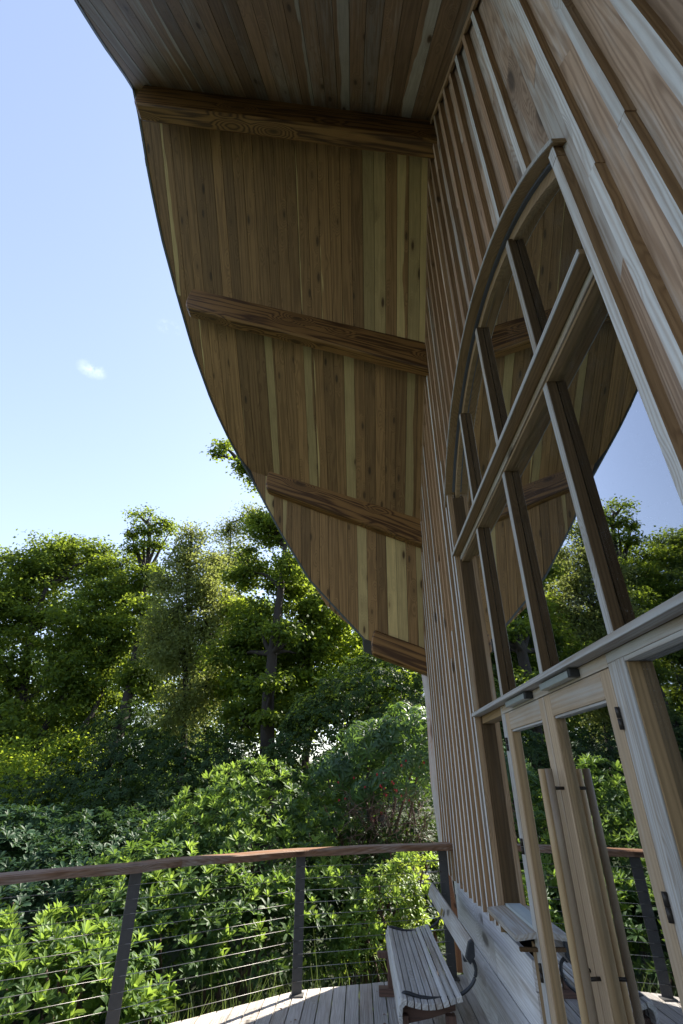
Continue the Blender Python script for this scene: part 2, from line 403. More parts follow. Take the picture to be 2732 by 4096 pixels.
# boards and battens
def wall_board(ya, yb):
    ym = (ya+yb)/2
    ys = np.linspace(ya, yb, 4)
    if yb > YR and ya < YL: lo = [(y, archz(y)-.015) for y in ys]
    else: lo = [(y, BZ) for y in (ya, yb)]
    hi = topline(ya, yb, -.012)
    zt, zb = max(h[1] for h in hi), min(l[1] for l in lo)
    cuts = []
    if zt-zb > 2.4:
        c = zb+(zt-zb)*random.uniform(.3, .75); cuts = [c]
        if zt-zb > 5.2: cuts = [zb+random.uniform(1.4, 2.6), zb+random.uniform(3.8, 4.8)]
    dx = random.uniform(-.003, .003)
    segs = []; cur = lo
    for c in cuts:
        s = random.choice((-1, 1))*.09
        segs.append((cur, [(ya, c-s), (yb, c+s)])); cur = [(ya, c-s+.003), (yb, c+s+.003)]
    segs.append((cur, hi))
    for a, b in segs:
        zo = min(p[1] for p in a)
        slab('wall_board', bld, (WX+dx+random.uniform(-.002, .002), ym, zo), (0, 0, 1), (0, 1, 0),
             [(p[1]-zo, p[0]-ym) for p in a]+[(p[1]-zo, p[0]-ym) for p in b[::-1]], .024, M_wall)
def batten(y):
    x = 1.0
    zt = roofz(1, y)-.03
    if YR+.05 < y < YL-.03: zb = archz(y)-.01
    else: zb = BZ+random.uniform(-.012, .01)
    if 3.75 < y < YL+.02: pass
    cuts = [zb]
    while zt-cuts[-1] > 3.4: cuts.append(cuts[-1]+random.uniform(1.7, 3.2))
    cuts.append(zt)
    for a, b in zip(cuts[:-1], cuts[1:]):
        w = .050+random.uniform(-.004, .005)
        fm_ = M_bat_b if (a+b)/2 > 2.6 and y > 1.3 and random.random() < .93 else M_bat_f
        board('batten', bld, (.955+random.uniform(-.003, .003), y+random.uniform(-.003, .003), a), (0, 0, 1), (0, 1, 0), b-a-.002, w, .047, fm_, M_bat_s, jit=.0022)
k = -9
while B0+SP*(k+1) < 7.16:
    ya, yb = B0+SP*k, B0+SP*(k+1)
    if ya > -1.15:
        if ya < YR < yb: wall_board(ya, YR); wall_board(YR, yb)
        elif ya < YL < yb: wall_board(ya, YL); wall_board(YL, yb)
        else: wall_board(ya, min(yb, 7.10))
        if not (YR-.1 < ya < YR+.06) and abs(ya-YL) > .05: batten(ya)
    k += 1
# jamb battens of the big window
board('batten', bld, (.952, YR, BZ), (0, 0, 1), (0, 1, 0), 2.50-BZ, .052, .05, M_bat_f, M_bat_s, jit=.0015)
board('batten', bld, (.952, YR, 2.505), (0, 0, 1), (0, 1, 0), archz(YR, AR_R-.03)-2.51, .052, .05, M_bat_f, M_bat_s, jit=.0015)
board('batten', bld, (.952, YL, BZ), (0, 0, 1), (0, 1, 0), archz(YL, AR_R-.03)-BZ, .05, .05, M_bat_f, M_oakbrown, jit=.0015)
# trim under the soffit, following the wall head
for (ya, yb) in ((2.94, 4.58), (4.76, 6.33), (6.51, 7.05), (1.30, 2.85), (-.45, 1.12)):
    za, zb = roofz(1, ya), roofz(1, yb)
    d = Vector((0, yb-ya, zb-za)); L = d.length
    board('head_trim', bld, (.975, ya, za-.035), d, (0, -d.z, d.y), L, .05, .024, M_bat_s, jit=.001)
# horizontal cladding at the foot
zs = [BZ-.002, -1.075, -1.285, -1.49, ZD]
for i in range(4):
    z1, z0 = zs[i]-.003, zs[i+1]+.004
    for (ya, yb) in ((3.79, random.uniform(4.8, 5.6)), (None, 6.47+.0*i)):
        if ya is None: ya = last+.003
        last = yb
        board('cladding_board', bld, (.985+(.005 if i % 2 else 0), ya, (z0+z1)/2), (0, 1, 0), (0, 0, -1), yb-ya, z1-z0, .03, M_clad, jit=.0015)
for i in range(4):
    z1, z0 = zs[i]-.003, zs[i+1]+.004
    board('cladding_board', bld, (.985+(.005 if i % 2 else 0), -1.1, (z0+z1)/2), (0, 1, 0), (0, 0, -1), 2.28, z1-z0, .03, M_clad, jit=.0015)
slab('corner_board', bld, (.94, 6.47, ZD), (0, 0, 1), (0, 1, 0), [(0, 0), (.42, .02), (.75, .33), (1.0, .48), (1.0, .56), (.72, .42), (.40, .12), (0, .10)], .06, M_corner)

# soffit boards
def mir(Y, m): return 2*Y0-Y if m else Y
def soffit_bay(i, m, mat, w=.142):
    Ya, Yb = KY[i], KY[i+1]
    x1 = 1.02; n = 0
    while True:
        x0 = x1-w
        rows = []
        tt = np.linspace(0, 1, 141); vis = [t for t in tt if eave(Ya+(Yb-Ya)*t)+.012 < x1-.0045]
        if len(vis) < 2: break
        part_ = [t for t in vis if eave(Ya+(Yb-Ya)*t)+.012 > x0+.0022]
        ts = sorted({*np.linspace(vis[0], vis[-1], 5), *part_[::2], *part_[-1:]})
        for t in ts:
            Y = Ya+(Yb-Ya)*t; a = max(x0+.0022, eave(Y)+.012)
            if a < x1-.003: rows.append((Y, a, x1-.0022))
        if len(rows) < 2: break
        xm = (x0+x1)/2
        O = Vector((xm, mir(rows[0][0], m), roofz(xm, rows[0][0])))
        e = Vector((xm, mir(rows[-1][0], m), roofz(xm, rows[-1][0])))
        ax = (e-O).normalized(); d = random.uniform(0, .003)
        ay = Vector((1, 0, -(KS[i]+KS[i+1])/2)) if m else Vector((-1, 0, (KS[i]+KS[i+1])/2))
        F = frame_of(O, ax, ay); Fi = F.inverted()
        A, B = [], []
        for (Y, a, b) in rows:
            pa = Fi @ Vector((a, mir(Y, m), roofz(a, Y))); pb = Fi @ Vector((b, mir(Y, m), roofz(b, Y)))
            A.append(pa); B.append(pb)
        # face z=0 must look down (-normal up): check the frame's z
        up = F.to_3x3() @ Vector((0, 0, 1))
        s = 1 if up.z < 0 else -1
        vs = [tuple(p+Vector((0, 0, s*d))) for p in A+B[::-1]]
        n_ = len(vs); vs += [(v[0], v[1], v[2]-s*.02) for v in vs]
        fs = [list(range(n_)), list(range(2*n_-1, n_-1, -1))]+[[q, q+n_, (q+1) % n_+n_, (q+1) % n_] for q in range(n_)]
        # ngon of a slightly twisted strip: use quads instead
        r = len(A); fs = [f for f in fs[2:]]
        for q in range(r-1):
            a0, a1, b0, b1 = q, q+1, n_-1-q, n_-2-q
            fs.append([a0, a1, b1, b0]); fs.append([a0+n_, b0+n_, b1+n_, a1+n_])
        mesh_obj('soffit_board', bld, vs, fs, mat, F)
        x1 = x0; n += 1
soffit_bay(0, False, M_soffit); soffit_bay(1, False, M_soffit); soffit_bay(2, False, M_soffit)
soffit_bay(0, True, M_soffit_w, .142); soffit_bay(1, True, M_soffit_w, .5); soffit_bay(2, True, M_soffit_w, .5)

# roof covering above
rows = []
Ys = sorted({*np.linspace(2*Y0-7.2, 7.2, 49), *KY, *(2*Y0-KY)})
for Y in Ys:
    xe = eave(min(max(Y, 2*Y0-7.12), 7.12))
    rows.append([(x, Y, roofz(x, Y)+h) for (x, h) in ((xe-.005, .03), (.9, .03), (8, .03), (8, .12), (.9, .12), (xe-.02, .12))])
vs = [p for r in rows for p in r]; fs = []
for i in range(len(rows)-1):
    for j in range(6):
        a, b = i*6+j, i*6+(j+1) % 6; fs.append((a, b, b+6, a+6))
fs += [tuple(range(6)), tuple(range(len(vs)-1, len(vs)-7, -1))]
mesh_obj('roof_covering', bld, vs, fs, M_roof)
# verge board following the eave, in lengths
YY = np.linspace(2*Y0-7.12, 7.12, 41)
for s in range(0, 40, 4):
    ring_ = []
    for Y in YY[s:s+5]:
        xe = eave(Y); z = roofz(xe, Y)
        ring_ += [(xe, Y, z-.025), (xe, Y, z+.075), (xe+.028, Y, z+.075), (xe+.028, Y, z-.025)]
    fs = []
    for i in range(4):
        for j in range(4):
            a, b = i*4+j, i*4+(j+1) % 4; fs.append((a, b, b+4, a+4))
    fs += [(0, 1, 2, 3), (19, 18, 17, 16)]
    mesh_obj('verge_board', bld, ring_, fs, M_verge)
# shingle ends along the verge (too small to pick apart)
sv, sf = [], []
Y = 2*Y0-7.1
while Y < 7.08:
    dY = random.uniform(.05, .1); rr_ = random.uniform(.004, .018 if Y > 4.6 else .034); xe = eave(Y)-rr_; z = roofz(xe, Y)+.09
    xe2 = eave(Y+dY)-rr_; z2 = roofz(xe2, Y+dY)+.09; b = len(sv)
    for (x, zz) in ((-.008, 0), (.2, .03)):
        for q in (0, 1):
            sv += [(xe+x, Y, z+zz+q*.018+random.uniform(0, .012)), (xe2+x, Y+dY*.94, z2+zz+q*.018+random.uniform(0, .012))]
    sf += [(b, b+1, b+3, b+2), (b+4, b+6, b+7, b+5), (b, b+4, b+5, b+1), (b+2, b+3, b+7, b+6), (b, b+2, b+6, b+4), (b+1, b+5, b+7, b+3)]
    Y += dY*.9
tag(mesh_obj('roof_shingles', bld, sv, sf, M_shingle), kind='stuff')

# purlins
def purlin(Yc, xw, zw, xo, zo, w, h, nose=.16, label=None):
    """beam from wall (xw, bottom zw) out to (xo, bottom zo); Yc its middle"""
    L = math.hypot(xo-xw, zo-zw); ax = Vector((xo-xw, 0, zo-zw)).normalized()
    n = 26; prof = []
    for i in range(n+1):
        s = i/n*(L-nose); prof.append((s, .004*math.sin(s*2.3+Yc)+.003*math.sin(s*7+Yc)))
    for a in np.linspace(0, math.pi/2, 7)[1:]:
        prof.append((L-nose+nose*math.sin(a), h*.92*(1-math.cos(a))))
    top = [(L, h), (0, h)]
    pts = prof+top
    # local frame: x along beam, y up, z = sideways
    ay = Vector((ax.z, 0, -ax.x)) if ax.x > 0 else Vector((-ax.z, 0, ax.x)) * -1
    if ay.z < 0: ay = -ay
    az = ax.cross(ay)
    O = Vector((xw, Yc, zw))+az*(w/2)
    o = slab('purlin', bld, O, ax, ay, pts, w, M_beam)
    m = o.modifiers.new('bevel', 'BEVEL'); m.width = .022; m.segments = 1; m.limit_method = 'ANGLE'; m.angle_limit = R_(50)
    return o
PUR = ((2.94, 6.245, -2.80, 7.49, .20, .62), (4.67, 4.517, -2.44, 5.86, .18, .52), (6.44, 2.884, -1.47, 3.95, .18, .62), (7.10, 1.224, .13, 1.57, .16, .34))
for i, (Yc, zw, xo, zo, w, h) in enumerate(PUR):
    purlin(Yc, 1.03, zw, xo, zo, w, h, nose=.16 if i < 3 else .13)
    if i: purlin(2*Y0-Yc-.12, 1.03, zw, xo, zo, w, h)

# log post at the corner
lp = []; lr = []
for i in range(15):
    t = i/14; lp.append((1.045+.10*(1-t)+.012*math.sin(t*9), 7.32, -1.85+3.2*t)); lr.append(.155-.02*t+.008*math.sin(t*13))
o = tube('log_post', bld, [(0, 0, 0)]*2, .1, M_log) if False else None
F = frame_of((1.13, 7.32, -1.85), (0, 0, 1), (0, 1, 0)); Fi = F.inverted()
tube('log_post', bld, [Fi @ Vector(p) for p in lp], lr, M_log, n=14, frame=F)

# enclosure: side walls, back wall, floor of the room
for yy in (7.0, 2*Y0-7.0):
    box('side_wall', bld, 1.16, 7.9, yy-.05, yy+.05, -3.4, 1.9, M_room)
wall_poly('back_wall', [(-1.05, -3.4), (6.95, -3.4)]+[(y, roofz(7.8, y)-.05) for y in (6.95, 6.42, 4.67, 2.94, 1.21, -.54, -1.05)], 7.8, .1, M_room)
box('room_floor', bld, 1.06, 7.9, -1.0, 6.9, -1.85, -1.70, M_room)

# ---- window
win = empty('arched_window', (1.0, 2.8, BZ), bld)
def arc_strip(name, x0, x1, r0, r1, mat, parent=win, ya=YR-.045, yb=YL+.035, n=30):
    """bent member between radii r0<r1 and depths x0<x1"""
    vs, fs = [], []
    for i in range(n+1):
        y = ya+(yb-ya)*i/n
        for (x, r) in ((x0, r0), (x0, r1), (x1, r1), (x1, r0)):
            yy = y
            vs.append((x, yy, archz(yy, r)))
    for i in range(n):
        for j in range(4):
            a, b = i*4+j, i*4+(j+1) % 4; fs.append((a, b, b+4, a+4))
    fs += [(3, 2, 1, 0), (4*n, 4*n+1, 4*n+2, 4*n+3)]
    F = frame_of((x0, 2.78, 3.0), (0, 1, 0), (0, 0, 1)); Fi = F.inverted()
    return mesh_obj(name, parent, [tuple(Fi @ Vector(v)) for v in vs], fs, mat, F)
arc_strip('arch_hood', .936, 1.030, AR_R-.022, AR_R, M_oakbrown, ya=YR-.06, yb=YL+.09)
arc_strip('arch_hood_edge', .930, .9355, AR_R-.020, AR_R+.002, M_oakgrey, ya=YR-.06, yb=YL+.09)
arc_strip('arch_frame', 1.032, 1.058, AR_R-.100, AR_R-.030, M_oakbrown, ya=YR+.03, yb=YL-.03)
arc_strip('arch_gasket', 1.006, 1.0315, AR_R-.036, AR_R-.0225, M_mesh, ya=YR+.03, yb=YL-.03)
# jambs
def jamb(y, s, za, zb):
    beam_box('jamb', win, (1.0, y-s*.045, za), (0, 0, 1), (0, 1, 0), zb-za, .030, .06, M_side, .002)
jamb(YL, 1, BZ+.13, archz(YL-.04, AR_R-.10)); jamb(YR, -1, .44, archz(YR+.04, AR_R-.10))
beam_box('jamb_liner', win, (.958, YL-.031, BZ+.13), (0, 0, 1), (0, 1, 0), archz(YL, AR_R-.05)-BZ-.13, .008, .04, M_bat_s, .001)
# transom: hood + frame strip
YWa, YWb = YR+.026, YL-.026
def member(name, x0, x1, ya, yb, z0, z1, mat, bevel=.002, parent=None):
    return beam_box(name, parent or win, (x0, ya, (z0+z1)/2), (0, 1, 0), (0, 0, -1), yb-ya, z1-z0, x1-x0, mat, bevel)
member('transom_hood', .932, 1.0, YR+.027, YL-.02, 1.868, 1.896, M_oakbrown)
member('transom_hood_edge', .926, .9315, YR+.027, YL-.02, 1.867, 1.897, M_oakgrey, .001)
member('transom_rail', 1.0, 1.06, YWa, YWb, 1.822, 1.866, M_oakgrey)
member('transom_bead', 1.008, 1.06, YWa, YWb, 1.80, 1.8205, M_oakbrown)
member('transom_rail', 1.003, 1.06, YWa, YWb, 1.898, 1.93, M_oakbrown)
# ledge over the doors
member('ledge', .932, 1.0, .62, YL-.01, .440, .4675, M_oakgrey)
member('head_rail', 1.0, 1.06, 2.045, 3.69, .3885, .4385, M_door)
member('head_rail', 1.003, 1.06, 3.72, YWb, .385, .4385, M_oakbrown)
member('head_rail', 1.0, 1.06, .62, 2.043, .40, .4385, M_oakgrey)
member('head_bead', .998, 1.05, .62, 1.905, .382, .3985, M_oakgrey)
member('sill_rail', 1.005, 1.06, YWa, YWb, .4385, .475, M_oakbrown)
for y in (1.96, 2.80, 3.64):
    beam_box('mullion', win, (1.0, y, .4755), (0, 0, 1), (0, 1, 0), 1.80-.4755, .046, .048, M_oakgrey, .003)
    for s in (-1, 1):
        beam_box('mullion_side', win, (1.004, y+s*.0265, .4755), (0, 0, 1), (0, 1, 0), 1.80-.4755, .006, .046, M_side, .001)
    beam_box('mullion', win, (1.0, y, 1.931), (0, 0, 1), (0, 1, 0), archz(y, AR_R-.095)-1.931, .046, .048, M_oakgrey, .003)
    for s in (-1, 1):
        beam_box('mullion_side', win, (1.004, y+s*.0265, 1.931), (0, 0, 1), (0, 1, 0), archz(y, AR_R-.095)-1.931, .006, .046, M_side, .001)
# panes
cols = [YR+.02, 1.96, 2.80, 3.64, YL-.02]
for a, b in zip(cols[:-1], cols[1:]):
    slab('pane', win, (1.052, (a+b)/2, .46), (0, 0, 1), (0, 1, 0), [(0, a-(a+b)/2+.004), (1.35, a-(a+b)/2+.004), (1.35, b-(a+b)/2-.004), (0, b-(a+b)/2-.004)], .006, M_glass)
    ys = np.linspace(a+.004, b-.004, 8)
    slab('pane', win, (1.052, (a+b)/2, 1.92), (0, 0, 1), (0, 1, 0), [(0, b-.004-(a+b)/2), (0, a+.004-(a+b)/2)]+[(archz(y, AR_R-.06)-1.92, y-(a+b)/2) for y in ys], .006, M_glass)
# left sidelight
beam_box('door_post', win, (1.0, 3.705, ZD), (0, 0, 1), (0, 1, 0), .4385-ZD, .028, .06, M_oakgrey, .002)
beam_box('door_post', win, (1.002, 3.76, ZD), (0, 0, 1), (0, 1, 0), -.85-ZD, .075, .06, M_oakbrown, .002)
box('pane', win, 1.050, 1.056, 3.72, YL-.03, -.78, .39, M_glass)
member('sidelight_sill_rail', 1.0, 1.07, 3.722, YL-.03, -.80, -.765, M_zinc)
slab('window_sill', win, (.878, 3.655, -.822), (0, 1, 0), (-1, 0, -.12), [(0, 0), (.70, 0), (.70, -.125), (0, -.125)], -.028, M_oakgrey)
member('sill_support', .90, 1.0, 3.675, 3.70, -.872, -.853, M_side)
# right sidelight
beam_box('door_post', win, (1.0, 2.010, ZD), (0, 0, 1), (0, 1, 0), .3995-ZD, .066, .06, M_oakgrey, .003)
beam_box('door_post', win, (.997, 1.942, ZD), (0, 0, 1), (0, 1, 0), .3995-ZD, .064, .06, M_oakgrey, .003)
beam_box('door_post_bead', win, (1.004, 1.9015, ZD), (0, 0, 1), (0, 1, 0), .38-ZD, .010, .050, M_oakbrown, .001)
box('pane', win, 1.050, 1.056, YR+.02, 1.895, ZD+.5, .39, M_glass)
box('pane', win, 1.050, 1.056, .60, YR-.03, .38, .44, M_glass) if False else None
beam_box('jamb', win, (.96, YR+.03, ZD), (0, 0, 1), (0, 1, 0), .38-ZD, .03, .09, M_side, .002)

# ---- doors
def door(ya, yb, hinge_y, label, pole_y, pole_x, pmat=None):
    d = empty('door', (1.0, hinge_y, ZD), bld); d['label'] = label
    z0, z1 = ZD+.012, .3845
    X = 1.0; T = .055; sw = .085
    s = []
    beam_box('stile', d, (X, ya+sw/2+.002, z0), (0, 0, 1), (0, 1, 0), z1-z0, sw, T, M_door, .003)
    beam_box('stile', d, (X, yb-sw/2-.002, z0), (0, 0, 1), (0, 1, 0), z1-z0, sw, T, M_door, .003)
    member('rail', X, X+T, ya+sw+.003, yb-sw-.003, .278, z1, M_door, .002, d)
    member('rail', X, X+T, ya+sw+.003, yb-sw-.003, z0, z0+.24, M_door, .002, d)
    for yy in (ya+sw+.008, yb-sw-.008):
        beam_box('glazing_bead', d, (X+.006, yy, z0+.24), (0, 0, 1), (0, 1, 0), .278-z0-.24, .010, .03, M_oakbrown, .001)
    member('glazing_bead', X+.006, X+.036, ya+sw+.014, yb-sw-.014, .266, .277, M_oakgrey, .001, d)
    box('pane', d, X+.030, X+.036, ya+sw, yb-sw, z0+.235, .28, M_glass)
    # pole handle on two stand-offs
    F = frame_of((pole_x, pole_y, -1.55), (0, 0, 1), (0, 1, 0))
    h = tube('pole_handle', d, [(0, 0, 0), (.4, 0, 0), (.8, 0, 0), (1.2, 0, 0), (1.589, 0, 0), (1.59, 0, 0)], [.018, .018, .018, .018, .018, .0165], pmat or M_pole, n=20, frame=F)
    for zz in (-1.45, -.745, -.045):
        tube('handle_bracket', d, [(pole_x, pole_y, zz), (1.0, pole_y+.01, zz)], .0075, M_hinge, n=8)
    for zz in (.198, -.37, -.955):
        tube('hinge', d, [(.992, hinge_y, zz-.04), (.992, hinge_y, zz-.001)], .0085, M_hinge, n=10)
        tube('hinge', d, [(.992, hinge_y, zz+.001), (.992, hinge_y, zz+.04)], .0085, M_hinge, n=10)
    return d
door(2.832, 3.626, 3.655, 'left glazed oak door leaf with round pole handle', 2.878, .938)
door(2.046, 2.828, 2.040, 'right glazed oak door leaf with round pole handle', 2.775, .938, M_pole2)
beam_box('door_post', win, (1.0, 3.662, ZD), (0, 0, 1), (0, 1, 0), .387-ZD, .052, .058, M_oakgrey, .002)
for (a, b) in ((2.985, 3.42), (2.31, 2.735)):
    c = member('door_closer', .955, .998, a+.03, b, .400, .432, M_alu, .003)
    member('end_cap', .953, .9985, a, a+.0295, .398, .434, M_plastic, .002, c)
# upper wall above right sidelight beyond the window jamb stays board; lower right sidelight ends at its own jamb

# ------------------------------------------------------------------ deck
deck = empty('deck', (0, 3, ZD)); tag(deck, 'silvered timber deck with boards running along the wall', None, None, 'structure')
DE = [(1.9, 6.62), (.86, 6.40), (-.60, 5.98), (-1.86, 5.02), (-3.0, 4.27), (-3.9, 3.1), (-4.2, 1.5)]   # deck edge
def deck_end(x):
    xs = [p[0] for p in DE[:7]][::-1]; ys = [p[1] for p in DE[:7]][::-1]
    return float(np.interp(x, xs, ys))
x = 1.02; bw = .118
while x > -4.0:
    xa, xb = x-bw+.009, x; xm = (xa+xb)/2
    ya = -2.0; yj = random.uniform(.6, 3.6) if x > -2.8 else random.uniform(-.8, 1.2)
    e0, e1 = deck_end(xa), deck_end(xb)
    z = ZD-random.uniform(0, .002)
    board('deck_plank', deck, (xm, ya, z), (0, 1, 0), (-1, 0, 0), yj-ya-.003, xb-xa, .03, M_deck, jit=.0008)
    slab('deck_plank', deck, (xm, yj, z), (0, 1, 0), (-1, 0, 0), [(0, -(xb-xm)), (e1-yj, -(xb-xm)), (e0-yj, xm-xa), (0, xm-xa)], .03, M_deck)
    x -= bw
for yy in np.arange(-1.8, 5.9, .6):
    x0 = -3.9 if yy < 1.5 else (-3.2 if yy < 3.8 else (-1.6 if yy < 5 else -.6))
    box('joist', deck, x0, 1.0, yy-.025, yy+.025, ZD-.18, ZD-.032, M_bench_dark)

gp = slab('bounce_slab', None, (.9, 7.55, -1.93), (1, 0, 0), (0, 1, 0), [(.9, 0), (9, 0), (9, 4.2), (5, 4.6), (2.0, 3.4), (1.0, 1.4)], .1, plain('pale_bounce_slab', (.42, .37, .30), .9, 0, .25, 40))  # pale slab added out of view to bounce warm sun onto the far soffit
tag(gp, 'unseen pale slab added past the end of the building to bounce sunlight under the roof', None, None, 'structure')

# ------------------------------------------------------------------ cable railing
rail = tag(empty('cable_railing', (-.6, 5.85, ZD)), 'curved railing of steel posts and cables with waney timber handrail around the deck edge', 'railing')
PO = [(.862, 6.287), (-.590, 5.85), (-1.850, 4.90), (-2.98, 4.15), (-3.75, 3.0), (-4.0, 1.5)]
for i, (px, py) in enumerate(PO):
    a = Vector((*PO[max(i-1, 0)], 0)); b = Vector((*PO[min(i+1, len(PO)-1)], 0)); d = (b-a).normalized()
    nrm = Vector((-d.y, d.x, 0))
    O = Vector((px, py, ZD))+nrm*.0
    beam_box('post', rail, O+nrm*.022 if False else O-Vector((0, 0, 0)), (0, 0, 1), d, .635-.0+.405+.0, .095, .012, M_steel, .002)
    beam_box('post_web', rail, O-nrm*.012 if False else O+Vector((0, 0, 0))+(Vector((0, 0, 1)).cross(d))*-.013, (0, 0, 1), Vector((0, 0, 1)).cross(d), 1.035, .05, .012, M_steel, .002) if False else None
    box('foot_plate', rail, px-.06, px+.06, py-.05, py+.05, ZD+.0005, ZD+.010, M_steel)
nW = 10
for i in range(len(PO)-1):
    a, b = Vector((*PO[i], 0)), Vector((*PO[i+1], 0))
    for k in range(nW):
        z = ZD+.095+k*.0935
        off = Vector((0, 0, z))
        mid = (a+b)/2+Vector((0, 0, z-.004))
        if i < 4: tube('cable', rail, [a+off, mid, b+off], .0023, M_wire, n=5)
        if i == 0:
            d = (b-a).normalized()
            tube('cable_fitting', rail, [a+off+d*.04, a+off+d*.10, a+off+d*.11, a+off+d*.19], [.007, .007, .005, .0045], M_fitting, n=6)
# handrail: waney timber, lofted in lengths
HP = [(1.02, 6.335), (.862, 6.287), (.4, 6.16), (-.1, 6.01), (-.59, 5.85), (-.95, 5.64), (-1.3, 5.39), (-1.6, 5.15), (-1.85, 4.90), (-2.2, 4.68), (-2.6, 4.44), (-2.98, 4.15), (-3.4, 3.65), (-3.75, 3.0), (-4.0, 1.5)]
def handrail(i0, i1, zoff):
    P = []
    for i in range(i0, i1):
        for q in range(4): P.append(Vector((*HP[i], 0)).lerp(Vector((*HP[i+1], 0)), q/4))
    P.append(Vector((*HP[i1], 0)))
    vs, fs = [], []; dist = 0
    for i, p in enumerate(P):
        d = (P[min(i+1, len(P)-1)]-P[max(i-1, 0)]).normalized(); n = Vector((-d.y, d.x, 0))
        if n.y > 0: n = -n
        s = i*.11+i0*3.1
        wf = .085+.006*math.sin(s*4.1)+.003*math.sin(s*9); wb = -.075-.006*math.sin(s*3.3+1)
        zt = -.612+zoff+.0045*math.sin(s*2.1)+.0015*math.sin(s*7); th = .058+.004*math.sin(s*6)
        for (w, z) in ((wf-.012, zt), (wf, zt-.010), (wf-.004, zt-th), (wb, zt-th), (wb, zt)):
            vs.append(tuple(p+n*w+Vector((0, 0, z))))
    m = 5
    for i in range(len(P)-1):
        for j in range(m):
            a, b = i*m+j, i*m+(j+1) % m; fs.append((a, b, b+m, a+m))
    fs += [tuple(range(m-1, -1, -1)), tuple(range(len(vs)-m, len(vs)))]
    O = P[0]; F = frame_of(O+Vector((0, 0, -.63)), P[-1]-P[0], (0, 0, 1)); Fi = F.inverted()
    mesh_obj('handrail', rail, [tuple(Fi @ Vector(v)) for v in vs], fs, M_rail, F)
handrail(0, 7, 0); handrail(7, 11, -.001); handrail(11, 14, -.002)

# ------------------------------------------------------------------ bench
bench = tag(empty('bench', (.4, 5.05, ZD)), 'weathered slatted bench with plank back and black iron arms, against the cladding', 'bench')
SY0, SY1 = 4.24, 6.0
# curved seat section: list of slat centres (x, z) and tilt
sec = []
nsl = 9
for i in range(nsl):
    t = i/(nsl-1); x = .262+.348*t
    z = -1.238-.030*math.sin(math.pi*min(1, t*1.05))+.012*t
    sec.append((x, z))
for i, (x, z) in enumerate(sec):
    x2, z2 = sec[min(i+1, nsl-1)]; x1_, z1_ = sec[max(i-1, 0)]
    sl = Vector((x2-x1_, 0, z2-z1_)).normalized()
    beam_box('slat', bench, (x, SY0, z), (0, 1, 0), -sl, SY1-SY0, .0375, .030, M_bench, .003)
for i, (x, z, a) in enumerate(((.236, -1.262, 40), (.222, -1.300, 78), (.220, -1.341, 92))):
    sl = Vector((math.cos(R_(a)), 0, math.sin(R_(a))))
    beam_box('slat', bench, (x, SY0, z), (0, 1, 0), -sl, SY1-SY0, .036, .026, M_bench, .004)
for yy in (SY0+.10, SY1-.12):
    pts = [(.245, -1.40), (.245, -1.30), (.27, -1.285), (.35, -1.302), (.45, -1.302), (.60, -1.268), (.60, -1.33), (.43, -1.37)]
    slab('seat_bearer', bench, (0, yy+.03, 0), (1, 0, 0), (0, 0, 1), pts, .06, M_bench_dark)
    for xx in (.255, .56):
        beam_box('leg', bench, (xx, yy+.028, ZD+.055), (0, 0, 1), (1, 0, 0), .30, .065, .055, M_bench_dark, .004)
    beam_box('base_block', bench, (.14, yy+.045, ZD+.028), (1, 0, 0), (0, 0, -1), .48, .055, .09, M_bench_dark, .004)
    beam_box('seat_nose', bench, (.185, yy+.028, -1.44), (0, 0, 1), (1, 0, 0), .045, .10, .06, M_bench_dark, .006)
# backrest plank, leaning, thick with rounded top
bp_ = [(.668, -1.035), (.700, -.950), (.722, -.935), (.742, -.95), (.738, -1.03), (.700, -1.075)]
for (nm, ya, yb, mt, g) in (('backrest', SY0+.01, 6.20, M_bench, 0), ('back_end_block', SY0-.020, SY0+.0095, M_black, -0.004)):
    F = frame_of((.70, ya, -1.0), (0, 1, 0), (0, 0, 1)); Fi = F.inverted()
    n_ = len(bp_); cx, cz = .705, -1.0
    pts = [((cx+(x-cx)*(1+g*20), cz+(z-cz)*(1+g*20))) for x, z in bp_]
    vs = [(x, ya, z) for x, z in pts]+[(x, yb, z) for x, z in pts]
    fs = [tuple(range(n_)), tuple(range(2*n_-1, n_-1, -1))]+[(i, i+n_, (i+1) % n_+n_, (i+1) % n_) for i in range(n_)]
    o = mesh_obj(nm, bench, [tuple(Fi @ Vector(v)) for v in vs], fs, mt, F)
    m = o.modifiers.new('bevel', 'BEVEL'); m.width = .006; m.segments = 2
slab('plaque', bench, (.6665, 5.17, -.985), (0, 1, 0), (.35, 0, 1), [(0, -.022), (.075, -.022), (.075, .022), (0, .022)], .004, M_brass)
def arm(yy):
    pts = [(.236, -1.42), (.236, -1.33), (.244, -1.262), (.262, -1.232), (.30, -1.236), (.36, -1.254), (.44, -1.262), (.52, -1.262), (.60, -1.252), (.66, -1.232), (.715, -1.195),
           (.745, -1.15), (.752, -1.11), (.742, -1.075), (.715, -1.055)]
    # smooth
    P = []
    for i in range(len(pts)-1):
        for q in range(4):
            a, b = pts[i], pts[i+1]; P.append((a[0]+(b[0]-a[0])*q/4, yy, a[1]+(b[1]-a[1])*q/4))
    P.append((pts[-1][0], yy, pts[-1][1]))
    for _ in range(3): P = [P[0]]+[tuple((Vector(P[i-1])+Vector(P[i])*2+Vector(P[i+1]))/4) for i in range(1, len(P)-1)]+[P[-1]]
    tube('arm_rail', bench, P, .011, M_black, n=10)
    box('arm_socket', bench, .672, .716, yy-.022, yy+.022, -1.075, -1.037, M_black, .004)
arm(SY0+.09); arm(SY1-.06)

